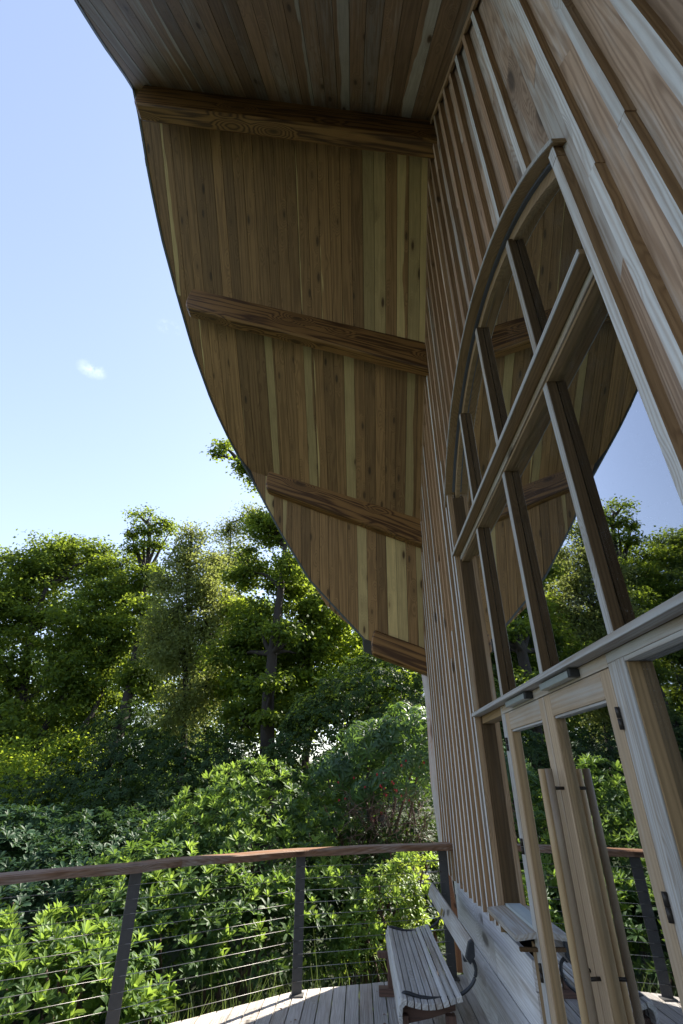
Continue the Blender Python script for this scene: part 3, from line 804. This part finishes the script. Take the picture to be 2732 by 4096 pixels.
# ------------------------------------------------------------------ vegetation
CM = np.array([[0.99947446, 0.01760621, 0.02721818], [0.03232428, -0.47813, -0.87769405], [-0.00243904, 0.87811259, -0.47844784]])
def at(px, py, Y):
    """world point at forward distance Y seen at photo position (px, py) of a 1568-wide view"""
    v = CM @ np.array([px*1.7424-1366.0, -(py*1.7424-2048.0), -1955.0]); return v*Y/v[1]
def unit(a): return a/np.maximum(np.linalg.norm(a, axis=-1, keepdims=True), 1e-9)
def mesh_np(name, parent, V, F, mat, frame=None):
    """fast mesh: V (n,3), F (m,k) same-size faces"""
    me = bpy.data.meshes.new(name); k = F.shape[1]
    me.vertices.add(len(V)); me.vertices.foreach_set('co', V.astype(np.float32).ravel())
    me.loops.add(F.size); me.loops.foreach_set('vertex_index', F.astype(np.int32).ravel())
    me.polygons.add(len(F)); me.polygons.foreach_set('loop_start', np.arange(0, F.size, k, dtype=np.int32))
    me.polygons.foreach_set('loop_total', np.full(len(F), k, np.int32))
    me.update(calc_edges=True); me.materials.append(mat)
    return link(bpy.data.objects.new(name, me), parent, frame)
def leaves(C, up, size, aspect=.62, flat=.55):
    """rhombic folded leaves at C; up = preferred normals"""
    n = len(C); N = unit(up+rng.normal(0, flat, (n, 3)))
    A = unit(np.cross(N, rng.normal(0, 1, (n, 3)))); B = np.cross(N, A)
    s = (size*rng.uniform(.65, 1.3, n))[:, None]
    V = np.stack([C-A*s*.5, C+B*s*aspect*.5+N*s*.08, C+A*s*.5-N*s*.05, C-B*s*aspect*.5+N*s*.08], 1)
    return V.reshape(-1, 3), np.arange(4*n).reshape(n, 4)

LM_oak = leaf_mat('oak_leaves', (.028, .058, .012), (.085, .128, .020), (.34, .44, .04), .42, .55, .12)
LM_oak_far = leaf_mat('wood_edge_leaves', (0.027, 0.059, 0.015), (0.055, 0.098, 0.022), (0.220, 0.317, 0.049), .40, .55, .12)
LM_lime = leaf_mat('backlit_leaves', (0.043, 0.085, 0.012), (0.091, 0.152, 0.022), (0.512, 0.634, 0.049), .5, .55, .12)
LM_birch = leaf_mat('birch_leaves', (0.073, 0.104, 0.034), (0.140, 0.171, 0.055), (0.390, 0.439, 0.098), .42, .55, .12)
LM_dark = leaf_mat('laurel_leaves', (.012, .030, .010), (.030, .060, .014), (.11, .18, .025), .25, .55, .12)
LM_rho = leaf_mat('rhododendron_leaves', (.032, .066, .024), (.066, .122, .032), (.22, .36, .05), .32, .5, .18, nscale=1.6)
LM_rho_new = leaf_mat('rhododendron_young_leaves', (.088, .160, .034), (.155, .235, .050), (.36, .52, .07), .38, .5, .18, nscale=1.6)
LM_rho_dim = leaf_mat('bluish_rhododendron_leaves', (.016, .040, .020), (.032, .072, .030), (.09, .17, .035), .22, .5, .18, nscale=1.6)
LM_yel = leaf_mat('yellowish_shrub_leaves', (0.091, 0.183, 0.030), (0.183, 0.268, 0.049), (0.464, 0.586, 0.073), .4, .45, .35, nscale=3)
LM_fuch = leaf_mat('drooping_shrub_leaves', (0.027, 0.061, 0.032), (0.061, 0.122, 0.049), (0.220, 0.366, 0.049), .35, .45, .3, nscale=3)
LM_red = plain('red_flower', (.30, .015, .022), .6)
LM_grass = leaf_mat('grass_blades', (.035, .065, .022), (.075, .115, .04), (.16, .22, .05), .4, .5, .3)
LM_bark = plain('oak_bark', (.026, .021, .016), .9, 0, .5, 9, bump=.9)
LM_twig = plain('twig_bark', (.10, .065, .045), .85, 0, .4, 9)

def trunk_mesh(name, parent, pts, rads, mat=None, n=9):
    P = [];
    for i in range(len(pts)-1):
        for q in range(3):
            P.append(Vector(pts[i]).lerp(Vector(pts[i+1]), q/3))
    P.append(Vector(pts[-1])); R = list(np.interp(np.linspace(0, 1, len(P)), np.linspace(0, 1, len(rads)), rads))
    Q = [P[0]]+[(P[i-1]+P[i]*2+P[i+1])/4+Vector(rng.normal(0, .12, 3))*R[i]*.6 for i in range(1, len(P)-1)]+[P[-1]]
    return tube(name, parent, Q, R, mat or LM_bark, n=n)
def cloud_points(lobes, npuff, puff_r, flat=.6, shell=.5):
    """puff centres spread through the lobes, denser at the shell"""
    vol = np.array([l[1]**2 for l in lobes]); vol = vol/vol.sum(); out = []
    for (c, r), v in zip(lobes, vol):
        k = max(3, int(npuff*v)); d = unit(rng.normal(0, 1, (k, 3))); rr = rng.uniform(0, 1, (k, 1))**(shell)
        out.append(np.asarray(c)+d*rr*r*np.array([1.05, 1.05, .92]))
    return np.concatenate(out)
def tree(name, label, lobes_px, trunk_px, rad, nleaf, size, mat, group=None, npuff=None, droop=False, puff=.55, limbs=7, cat='tree', seed=0, extra=()):
    global rng
    rng = np.random.default_rng(100+seed)
    tp = [at(*p) for p in trunk_px]; b = tp[0].copy()
    gz = float(terrain_z(b[0], b[1])); 
    if gz < b[2]-.05: tp = [np.array([b[0], b[1], gz-.1])]+tp; b = tp[0]
    t = tag(empty(name, tuple(b)), label, cat, group)
    k = len(tp); trunk_mesh('trunk', t, tp, list(np.linspace(rad, rad*.28, k)))
    for ex, er in extra:
        ep = [at(*p) for p in ex]; trunk_mesh('trunk', t, ep, list(np.linspace(er, er*.3, len(ep))), n=7)
    L = [(np.array(p[1:4], float), p[4]) if p[0] == 'w' else (at(p[0], p[1], p[2]), p[3]) for p in lobes_px]
    npuff = npuff or int(nleaf/130)
    P = cloud_points(L, npuff, puff)
    # limbs: from the trunk to lobe centres
    TP = np.array(tp)
    for i, (c, r) in enumerate(L[:limbs]):
        j = min(len(TP)-1, 1+int(np.argmin(np.linalg.norm(TP[1:]-c*np.array([1, 1, .0])-np.array([0, 0, 1])*(c[2]-r*.9)*1.0, axis=1)))); s = TP[j]
        if s[2] > c[2]-.1: s = TP[max(1, j-1)]
        m = (s+c)/2+rng.normal(0, .14*r, 3)+np.array([0, 0, .12*r])
        trunk_mesh('limb', t, [s, (s*.62+m*.38)+rng.normal(0, .05, 3), m, (m+c)/2+rng.normal(0, .09*r, 3), c], [rad*.42, rad*.3, rad*.2, rad*.12, rad*.04], n=6)
    # twigs: many thin sticks from lobe centres to puffs, one mesh
    idx = rng.choice(len(P), min(len(P), 220), replace=False)
    tv, tf = [], []
    LC = np.array([l[0] for l in L])
    for p in P[idx]:
        c = LC[np.argmin(np.linalg.norm(LC-p, axis=1))]; a = c+(p-c)*.12; mid = (a+p)/2+rng.normal(0, .12, 3)
        prev = None
        for q, (x, w) in enumerate(((a, .035), (mid, .022), (p, .008))):
            bb = len(tv); tv += [x+np.array([w, 0, 0]), x+np.array([-w*.5, w*.85, 0]), x+np.array([-w*.5, -w*.85, 0])]
            if q:
                for e in range(3): tf.append((prev+e, prev+(e+1) % 3, bb+(e+1) % 3, bb+e))
            prev = bb
    if tv: tag(mesh_np('twigs', t, np.array(tv), np.array(tf), LM_bark), kind='stuff')
    # leaves in puffs
    w = rng.uniform(.4, 1.3, len(P)); w /= w.sum(); ct = rng.choice(len(P), nleaf, p=w)
    pr = rng.uniform(.6, 1.25, len(P))[ct][:, None]*puff
    if droop:
        g = rng.normal(0, 1, (nleaf, 3))*np.array([.5, .5, .3]); g[:, 2] -= rng.exponential(.55, nleaf)
        # hanging strands
        g[:, :2] = np.round(g[:, :2]*4)/4+rng.normal(0, .09, (nleaf, 2))
        C = P[ct]+g*pr; up = np.tile([0, -.4, .3], (nleaf, 1))
        V, F = leaves(C, up, size, .7, .9)
    else:
        g = rng.normal(0, 1, (nleaf, 3))*np.array([.55, .55, .26])
        C = P[ct]+g*pr; up = np.tile([0, -.12, .8], (nleaf, 1))+g*.4
        V, F = leaves(C, up, size, .62, .6)
    tag(mesh_np('crown', t, V, F, mat))
    return t

BG = 'trees along the woodland edge beyond the deck'
tree('oak_tree', 'broad dark oak with wide rounded crown at the far left of the wood', [(150, 1300, 21, 1.7), (60, 1325, 21, 1.6), (-10, 1360, 20, 1.9), (230, 1345, 21, 1.3), (90, 1420, 20, 1.8), (235, 1275, 21, .9), (280, 1300, 20.5, .8), (190, 1450, 19, 1.5), (-80, 1450, 19, 2.2), (30, 1550, 18.5, 1.8), (150, 1590, 18, 1.1), (-70, 1640, 18, 1.7), (175, 1265, 21, .8), (95, 1275, 21, .8), (20, 1680, 17, 1.0), (110, 1660, 18.5, .9), (200, 1600, 18.5, 1.0), (190, 1680, 18.5, .6)],
     [(28, 1850, 18), (20, 1730, 18.2), (50, 1620, 18.6), (70, 1450, 19.5), (110, 1340, 20.5)], .30, 80000, .145, LM_oak, BG, seed=1, limbs=9,
     extra=(([(34, 1850, 17.8), (70, 1740, 17.8), (115, 1650, 18.2), (165, 1540, 19)], .20), ([(20, 1850, 17.9), (-10, 1720, 18), (-40, 1560, 18.6)], .22),
            ([(60, 1860, 17.4), (120, 1750, 17.4), (215, 1640, 17.8), (245, 1560, 18.5)], .15), ([(24, 1850, 17.9), (36, 1700, 18), (20, 1560, 18.8)], .16)))
tree('oak_tree', 'oak with crooked leaning trunk and ragged narrow top rising above its neighbours', [(345, 1188, 20, .34), (316, 1180, 20, .3), (378, 1200, 20, .34), (330, 1218, 20, .4), (366, 1222, 20, .28), (352, 1255, 20, .45), (318, 1262, 20, .42), (300, 1225, 20, .2), (395, 1212, 20, .2), (340, 1320, 20, .9), (290, 1345, 20, 1.1), (240, 1400, 20, 1.3), (330, 1430, 19, 1.2), (370, 1500, 18.5, .9), (250, 1510, 19, 1.2), (160, 1530, 18, .9), (330, 1570, 18, .8)],
     [(238, 1750, 17), (262, 1700, 17), (284, 1650, 17.2), (300, 1560, 17.8), (325, 1440, 19), (338, 1320, 20), (345, 1210, 20)], .27, 40000, .13, LM_oak, BG, seed=2, limbs=14, puff=.42, npuff=380)
tree('birch_tree', 'slender birch with pale drooping feathery crown beside the crooked oak', [(440, 1225, 16, .55), (428, 1285, 16, .8), (465, 1350, 16, .95), (405, 1400, 16, .9), (480, 1450, 16, 1.0), (410, 1500, 16, 1.0), (480, 1560, 16, .9), (420, 1620, 16, .8), (385, 1330, 16.3, .6), (505, 1290, 16.4, .5), (520, 1390, 16.4, .7), (370, 1460, 16.3, .7)],
     [(420, 1760, 16), (425, 1600, 16), (432, 1400, 16), (440, 1215, 16)], .12, 46000, .085, LM_birch, BG, npuff=420, droop=True, seed=3, puff=.42)
tree('birch_tree', 'wispy birch with thin see-through top between the feathery birch and the roof', [(525, 1210, 18, .6), (580, 1185, 18, .55), (500, 1290, 18, .7), (560, 1280, 18, .7), (530, 1380, 18, .8)],
     [(520, 1780, 18), (522, 1500, 18), (530, 1200, 18)], .11, 15000, .075, LM_birch, BG, npuff=210, droop=True, seed=4, puff=.5)
tree('oak_tree', 'tall straight-trunked oak with dark upper boughs under the roof edge', [(640, 1225, 14.5, .9), (595, 1195, 15, .5), (570, 1310, 14.6, .75), (660, 1340, 14.8, .8), (720, 1400, 14.4, .9), (585, 1430, 14.4, .8), (700, 1500, 14.6, .7), (530, 1500, 14.6, .7), (590, 1560, 14.5, .7), (650, 1450, 13.0, .45), (625, 1560, 12.8, .35), (600, 1660, 12.8, .3), (665, 1300, 13.4, .5), (560, 1650, 14.2, .6), (680, 1640, 14, .6)],
     [(612, 1790, 13.2), (614, 1650, 13.3), (626, 1500, 13.5), (645, 1350, 13.8), (655, 1250, 14.2)], .24, 34000, .12, LM_oak, BG, npuff=300, seed=5, limbs=11, puff=.42)
tree('beech_tree', 'sunlit yellow-green tree glowing behind the tall straight trunk', [(700, 1330, 16, .8), (760, 1450, 15.5, 1.1), (700, 1470, 15.5, 1.0), (830, 1530, 15.5, 1.1), (620, 1500, 15.8, .9), (560, 1400, 16, .6), (640, 1590, 15.5, .9), (740, 1590, 15, .9), (900, 1590, 15, .9), (540, 1560, 16, .7), (690, 1660, 15, .7), (580, 1650, 15.2, .6)],
     [(700, 1790, 15.4), (705, 1600, 15.5), (715, 1400, 15.8)], .16, 44000, .115, LM_lime, BG, npuff=420, seed=8, limbs=10, puff=.42)
tree('oak_tree', 'tall oak hidden by the roof with one leafy branch poking out into the sky', [(512, 1022, 14, .30), (500, 1045, 14, .18), (545, 1075, 14, .28), (600, 1090, 14.5, .8), (690, 1070, 15, 1.1), (740, 1200, 15, 1.1)],
     [(860, 1780, 16), (850, 1400, 15.5), (760, 1150, 15), (640, 1080, 14.6), (560, 1060, 14)], .3, 13000, .12, LM_oak, BG, seed=6, npuff=190, puff=.34, limbs=10)
tree('field_maple', 'low bright green tree below the big oak with sun coming through its leaves', [(90, 1790, 15, .8), (150, 1740, 16, .7), (40, 1830, 14, .7), (180, 1810, 15, .6), (10, 1760, 15, .8)],
     [(60, 1900, 15), (80, 1850, 15), (110, 1780, 15)], .09, 15000, .09, LM_lime, BG, seed=7, limbs=4)
# a second row that closes the wood behind
for i, (lb, lx, nl) in enumerate((
    ('far dark tree filling the gap behind the broad oak', [(60, 1620, 32, 3.0), (-60, 1560, 32, 3.5), (150, 1560, 32, 2.2), (0, 1720, 32, 2.4)], 17000),
    ('far tree low between the broad oak and the crooked trunk', [(150, 1690, 30, 1.9), (230, 1650, 30, 2.0), (60, 1720, 30, 2.0)], 15000),
    ('far tree behind the crooked oak with sky glinting through', [(270, 1520, 32, 2.6), (330, 1600, 30, 2.2), (380, 1460, 32, 2.0), (350, 1720, 30, 1.9)], 15000),
    ('far tree behind the feathery birch', [(470, 1560, 30, 2.6), (430, 1660, 30, 2.2), (540, 1650, 30, 2.4)], 15000),
    ('far tree behind the tall straight trunk', [(660, 1480, 28, 3.0), (640, 1620, 26, 2.4), (760, 1580, 26, 2.4)], 15000),
    ('far tree glimpsed right beside the log post', [(880, 1500, 24, 2.4), (950, 1600, 22, 2.0), (860, 1650, 22, 2.0), (1020, 1480, 24, 2.4)], 15000))):
    tree('broadleaf_tree', lb, lx, [(lx[0][0], 1840, lx[0][2]), (lx[0][0]+6, 1700, lx[0][2]), (lx[0][0], 1560, lx[0][2])], .22, nl, .20, LM_oak_far, 'far trees behind the front row', seed=20+i, limbs=3, puff=.9)

# ---- shrubs
def rosette(nl, L, W, elev, droop=.25, seed=0):
    r = np.random.default_rng(seed); V, F = [], []
    for i in range(nl):
        a = 2*math.pi*(i*.382+r.uniform(-.05, .05)); e = math.radians(elev+r.uniform(-14, 16)-18*(i % 2))
        l = L*r.uniform(.75, 1.1); w = W*r.uniform(.85, 1.15)
        d = np.array([math.cos(a)*math.cos(e), math.sin(a)*math.cos(e), math.sin(e)]); sd = np.array([-math.sin(a), math.cos(a), 0])
        up = np.cross(d, sd)*-1; up = up if up[2] > 0 else -up
        dn = np.array([0, 0, -1])*l*droop
        base = d*.012; m1 = d*l*.42+up*l*.03+dn*.12; m2 = d*l*.80+up*l*.02+dn*.55; tip = d*l+dn
        b = len(V); V += [base, m1-sd*w*.42+up*w*.2, m1, m1+sd*w*.42+up*w*.2, m2-sd*w*.40+up*w*.14, m2, m2+sd*w*.40+up*w*.14, tip]
        F += [(b, b+1, b+2), (b, b+2, b+3), (b+1, b+4, b+5), (b+1, b+5, b+2), (b+2, b+5, b+6), (b+2, b+6, b+3), (b+4, b+7, b+5), (b+5, b+7, b+6)]
    return np.array(V), np.array(F)
def basis(N):
    N = unit(N); a = unit(np.cross(N, rng.normal(0, 1, N.shape))); b = np.cross(N, a); return np.stack([a, b, N], -1)
def scatter(var, C, N, S):
    """copies of rosette variants at C along N with size S, as one vertex/face array"""
    Bs = basis(N); VV, FF, off = [], [], 0
    pick = rng.integers(0, len(var), len(C))
    for k, (v, f) in enumerate(var):
        m = np.where(pick == k)[0]
        if not len(m): continue
        X = np.einsum('nij,vj->nvi', Bs[m], v)*S[m][:, None, None]+C[m][:, None, :]
        FF.append((np.arange(len(m))[:, None, None]*len(v)+f[None]+off).reshape(-1, 3)); VV.append(X.reshape(-1, 3)); off += len(m)*len(v)
    return np.concatenate(VV), np.concatenate(FF)
RHO = [rosette(10, .150, .046, 34, .16, s) for s in range(6)]
RHO_N = [rosette(10, .150, .042, 50, .04, s+10) for s in range(6)]
YEL = [rosette(9, .130, .028, 40, .35, s+20) for s in range(6)]
LAU = [rosette(8, .11, .045, 20, .3, s+30) for s in range(4)]
FUC = [rosette(8, .20, .046, 12, .8, s+40) for s in range(5)]
n_parts = [0]
def shrub(name, label, lobes_px, var, mat, dens, new=None, new_mat=None, new_frac=.3, size=1.0, cat='shrub', group=None, seed=0, parts=0, up=.75, inner=.5, stems=5):
    global rng
    rng = np.random.default_rng(500+seed)
    L = [(at(p[0], p[1], p[2]), p[3]) for p in lobes_px]
    c0 = np.mean([l[0] for l in L], 0); gz = float(terrain_z(c0[0], c0[1]))
    t = tag(empty(name, (c0[0], c0[1], gz)), label, cat, group)
    C, N = [], []
    for c, r in L:
        for layer, dn in ((1.0, dens), (.80, dens*inner)):
            n = int(dn*r*r*6); d = unit(rng.normal(0, 1, (n, 3))); d[:, 2] = np.where(d[:, 2] < -.35, -d[:, 2]*.6, d[:, 2])
            rr = layer*r*(1+.10*np.sin(d[:, :1]*6+c[0])*np.sin(d[:, 2:]*7+c[1])+rng.normal(0, .045, (n, 1)))
            C.append(c+d*rr*np.array([1, 1, .9])); N.append(unit(d+np.array([0, 0, up]))+rng.normal(0, .20, (n, 3)))
    C, N = np.concatenate(C), np.concatenate(N)
    keep = np.ones(len(C), bool)               # drop what is deep inside another lobe, and what leans over the deck
    for c, r in L: keep &= np.linalg.norm((C-c)/np.array([1, 1, .9]), axis=1) > r*.74
    inside = (C[:, 0] > -4.3) & (C[:, 1] < np.interp(C[:, 0], [-4.3, -3.9, -3.0, -1.86, -.6, .86, 2], [1.5, 3.2, 4.4, 5.2, 6.2, 6.6, 6.8])) & (C[:, 2] > -1.8)
    keep &= ~inside; keep &= ~((C[:, 0] > .75) & (C[:, 1] < 7.7)); keep &= C[:, 2] > terrain_z(C[:, 0], C[:, 1])-.05
    C, N = C[keep], N[keep]; S = size*rng.uniform(.7, 1.25, len(C))
    isn = np.zeros(len(C), bool)
    if new is not None: isn = (rng.uniform(0, 1, len(C)) < new_frac*np.clip(.35+unit(N)[:, 2]*1.1+.5*np.sin(C[:, 0]*2.1+C[:, 2]*3), 0, 2))
    if parts:                                  # nearest rosettes as parts of their own, sharing meshes
        order = np.argsort(np.linalg.norm(C, axis=1)-S*.5)[:parts]; Bs = basis(N[order]); sel = np.zeros(len(C), bool); sel[order] = True
        mc = {}
        for q, i in enumerate(order):
            kk = (bool(isn[i]), int(rng.integers(0, 6)) % len(var))
            if kk not in mc:
                v, f = (new if kk[0] else var)[kk[1] % len(var)]
                me = bpy.data.meshes.new('leaf_rosette'); me.from_pydata(v.tolist(), [], f.tolist()); me.materials.append(new_mat if kk[0] else mat); mc[kk] = me
            B = Bs[q]*S[i]
            link(bpy.data.objects.new('leaf_rosette', mc[kk]), t, Matrix(((*B[0], C[i][0]), (*B[1], C[i][1]), (*B[2], C[i][2]), (0, 0, 0, 1))))
        C, N, S, isn = C[~sel], N[~sel], S[~sel], isn[~sel]
    V, F = scatter(var, C[~isn], N[~isn], S[~isn]); tag(mesh_np('foliage', t, V, F, mat), kind='stuff' if parts else None)
    if isn.any():
        V, F = scatter(new, C[isn], N[isn], S[isn]); tag(mesh_np('young_foliage', t, V, F, new_mat), kind='stuff' if parts else None)
    for i in range(stems):
        c, r = L[i % len(L)]; b = np.array([c0[0]+rng.normal(0, .3), c0[1]+rng.normal(0, .3), gz-.05])
        e = c+rng.normal(0, r*.35, 3); m = (b+e)/2+rng.normal(0, .15, 3)
        trunk_mesh('stem', t, [b, m, e], [.045, .03, .012], LM_twig, n=6)
    return t
RG = 'rhododendrons on the bank'
shrub('rhododendron', 'tallest bright green rhododendron, domed, behind the middle of the railing', [(580, 1905, 9.2, 1.05), (480, 1970, 8.8, .95), (700, 1940, 9.2, .85), (560, 2030, 8.4, .9), (660, 2060, 8.2, .75), (400, 2040, 8.2, .8)], RHO, LM_rho, 54, RHO_N, LM_rho_new, .36, size=.88, group=RG, seed=1, parts=0)
shrub('rhododendron', 'rhododendron in front of the domed one with glossy rosettes behind the cables', [(330, 2090, 7.3, .75), (450, 2130, 7.2, .75), (580, 2170, 7.1, .65), (270, 2190, 6.7, .6), (400, 2220, 6.7, .55), (680, 2150, 7.3, .55), (740, 2090, 7.6, .5)], RHO, LM_rho, 56, RHO_N, LM_rho_new, .28, size=.86, group=RG, seed=2, parts=90)
shrub('rhododendron', 'rhododendron nearest the left corner with light green tips', [(235, 2240, 6.0, .42), (110, 2290, 5.5, .48), (290, 2330, 5.9, .36), (30, 2351, 5.1, .45), (180, 2360, 5.3, .45), (60, 2230, 6.2, .5)], RHO, LM_rho, 64, RHO_N, LM_rho_new, .42, size=.86, group=RG, seed=3, parts=150)
shrub('rhododendron', 'dull bluish rhododendron bank at the left behind the handrail', [(180, 2030, 8.6, .9), (60, 2010, 9.2, 1.0), (110, 2110, 7.6, .8), (-60, 2080, 8.2, 1.2), (200, 2130, 7.2, .6), (-20, 2190, 6.8, .7), (300, 1980, 9.4, .8)], RHO, LM_rho_dim, 52, group=RG, size=.85, seed=4)
shrub('laurel_bush', 'dark laurel mass under the big oak beyond the bluish bank', [(330, 1800, 13, 1.2), (210, 1830, 13, 1.2), (450, 1790, 13, 1.2), (110, 1930, 12, 1.2), (0, 1930, 12, 1.3), (260, 1900, 11, 1.0), (400, 1890, 11, .9), (540, 1780, 12.5, .9), (300, 1690, 17, 1.1), (235, 1725, 17, 1.1), (360, 1715, 17, 1.2), (180, 1740, 17.5, 1.0)], LAU, LM_dark, 46, seed=5, size=1.0, up=.5)
shrub('laurel_bush', 'tall dark laurel behind the drooping shrub near the roof tip', [(850, 1620, 12, 1.2), (940, 1570, 12.5, 1.3), (770, 1670, 12, 1.1), (700, 1760, 11.5, .9), (900, 1700, 11.5, 1.1), (1000, 1650, 12.5, 1.3), (620, 1790, 12, .7), (735, 1700, 12.6, 1.0), (790, 1740, 12.4, .9), (775, 1690, 13.5, 1.1), (830, 1700, 13.5, 1.1)], LAU, LM_dark, 52, seed=6, size=1.0, up=.5)
shrub('laurel_bush', 'shaded evergreen filling behind the cable railing right of the middle post', [(800, 2010, 9.2, .8), (880, 2050, 9.0, .8), (760, 2120, 8.2, .55), (960, 2000, 9.4, .8), (850, 2150, 8.2, .6), (940, 2120, 8.2, .5)], LAU, LM_dark, 60, seed=7, size=.9, up=.4)
shrub('azalea_bush', 'yellowish narrow-leaved shrub growing against the deck beside the bench', [(900, 2060, 7.5, .36), (850, 2130, 7.3, .34), (960, 2010, 7.7, .30), (810, 2210, 7.15, .26), (935, 2150, 7.3, .30), (760, 2230, 7.1, .18), (985, 2100, 7.6, .25)], YEL, LM_yel, 120, RHO_N, LM_rho_new, .25, size=.8, seed=8, parts=40, inner=.3, stems=12)
fu = shrub('fuchsia_bush', 'drooping shrub with red flowers and bare twigs below, left of the log post', [(860, 1740, 9.6, .72), (940, 1700, 9.5, .66), (780, 1790, 9.5, .55), (920, 1800, 9.2, .55), (970, 1760, 9.3, .5), (840, 1830, 9.2, .4)], FUC, LM_fuch, 48, size=.85, seed=9, up=-.1, stems=9)
# red hanging flowers and bare twigs of the fuchsia
rng = np.random.default_rng(77)
for q in range(26):
    p = at(rng.uniform(760, 975), rng.uniform(1735, 1880), rng.uniform(8.6, 8.95))
    if q < 9: p = at(rng.normal(905, 18), rng.uniform(1790, 1830), 8.6)
    v = rosette(5, .038, .018, -65, .3, 60+q % 3); o = mesh_np('flower', fu, v[0]*rng.uniform(.8, 1.3), v[1], LM_red, Matrix.Translation(tuple(p)))
tv = []; tf = []
for q in range(170):
    a = at(rng.uniform(790, 985), rng.uniform(1840, 1960), rng.uniform(8.4, 9.0)); d = unit(rng.normal(0, 1, 3)+np.array([0, 0, .5])); L_ = rng.uniform(.2, .6)
    prev = None; p = a
    for s_ in range(4):
        w = .006*(1-s_/5); b = len(tv); tv += [p+np.array([w, 0, 0]), p+np.array([-w*.5, 0, w]), p+np.array([-w*.5, w, -w])]
        if prev is not None:
            for e in range(3): tf.append((prev+e, prev+(e+1) % 3, b+(e+1) % 3, b+e))
        prev = b; d = unit(d+rng.normal(0, .35, 3)); p = p+d*L_/3
tag(mesh_np('bare_twigs', fu, np.array(tv), np.array(tf), LM_twig), kind='stuff')

# undergrowth covering the bank
rng = np.random.default_rng(41)
n = 90000
yy_ = 5+rng.uniform(0, 1, n)**1.3*24; xx_ = rng.uniform(-1, .35, n)*(yy_*.95+2)+.5
kp = ~((yy_ < np.interp(xx_, [-4.3, -3.9, -3.0, -1.86, -.6, .86, 2], [1.5, 3.3, 4.5, 5.3, 6.3, 6.7, 7.0]))&(xx_ > -4.3)) & ~((xx_ > .6) & (yy_ < 7.6))
xx_, yy_ = xx_[kp], yy_[kp]; n = len(xx_)
hh_ = rng.uniform(0, 1, n)**1.5*(.35+.25*np.sin(xx_*1.7)*np.cos(yy_*1.3)+.25)*np.clip((yy_-4)/4, .35, 1)
V, F = leaves(np.stack([xx_, yy_, terrain_z(xx_, yy_)+hh_], 1), np.tile([0, -.25, .8], (n, 1)), .12, .55, .6)
tag(mesh_np('undergrowth', None, V, F, LM_dark), 'low tangled undergrowth of ivy and bramble on the bank', None, None, 'stuff')
n = 70000; a_ = rng.uniform(R_(-62), R_(30), n); d_ = rng.uniform(38, 75, n)
xx_, yy_ = np.sin(a_)*d_, np.cos(a_)*d_; top_ = 1.2+1.2*np.sin(a_*17)+.8*np.sin(a_*41+1)+(d_-38)*.03
g0 = terrain_z(xx_, yy_)
V, F = leaves(np.stack([xx_, yy_, g0+(top_-g0)*rng.uniform(0, 1, n)**.7], 1), np.tile([0, -.3, .7], (n, 1)), .6, .62, .6)
tag(mesh_np('distant_woodland', None, V, F, LM_oak_far), 'far low woodland seen through gaps between the trunks', None, None, 'stuff')

# grass and weeds at the deck edge
rng = np.random.default_rng(5)
nb = 2600
bx = rng.uniform(-2.1, .75, nb); by = np.interp(bx, [-2.75, -1.86, -.6, .86], [4.1, 5.3, 6.25, 6.7])+rng.exponential(.28, nb)+.02
bz = np.full(nb, -2.25)+rng.uniform(-.3, .1, nb)
dens_ = np.exp(-((bx+1.0)/.75)**2)+.12; kp = rng.uniform(0, 1, nb) < dens_; bx, by, bz = bx[kp], by[kp], bz[kp]; nb = len(bx)
hh = rng.uniform(.2, .58, nb)*np.where(rng.uniform(0, 1, nb) < .1, 1.35, 1); B0_ = np.stack([bx, by, bz], 1); ln = rng.normal(0, .18, (nb, 2))
w = rng.uniform(.003, .007, nb)[:, None]; sd = unit(np.concatenate([rng.normal(0, 1, (nb, 2)), np.zeros((nb, 1))], 1))
M1 = B0_+np.stack([ln[:, 0]*.35*hh, ln[:, 1]*.35*hh, hh*.6], 1); T1 = B0_+np.stack([ln[:, 0]*1.2*hh, ln[:, 1]*1.2*hh, hh], 1)
V = np.stack([B0_-sd*w, B0_+sd*w, M1+sd*w*.8, M1-sd*w*.8, T1+sd*w*.2, T1-sd*w*.2], 1).reshape(-1, 3)
i6 = np.arange(nb)[:, None]*6; F = np.concatenate([i6+np.array([0, 1, 2, 3]), i6+np.array([3, 2, 4, 5])])
tag(mesh_np('grass', None, V, F, LM_grass), 'tall grass and weeds along the deck edge', None, None, 'stuff')

# a few fallen leaves on the deck by the wall
rng = np.random.default_rng(9); nl = 70
C = np.stack([rng.uniform(.1, .95, nl), rng.uniform(3.6, 6.2, nl), np.full(nl, ZD+.006)], 1); C[:25, 0] = rng.uniform(-1.6, .9, 25)
V, F = leaves(C, np.tile([0, 0, 1.], (nl, 1)), .028, .6, .12)
tag(mesh_np('leaf_litter', None, V, F, plain('dry_leaf', (.16, .08, .04), .8)), 'small dry leaves scattered on the deck boards', None, None, 'stuff')
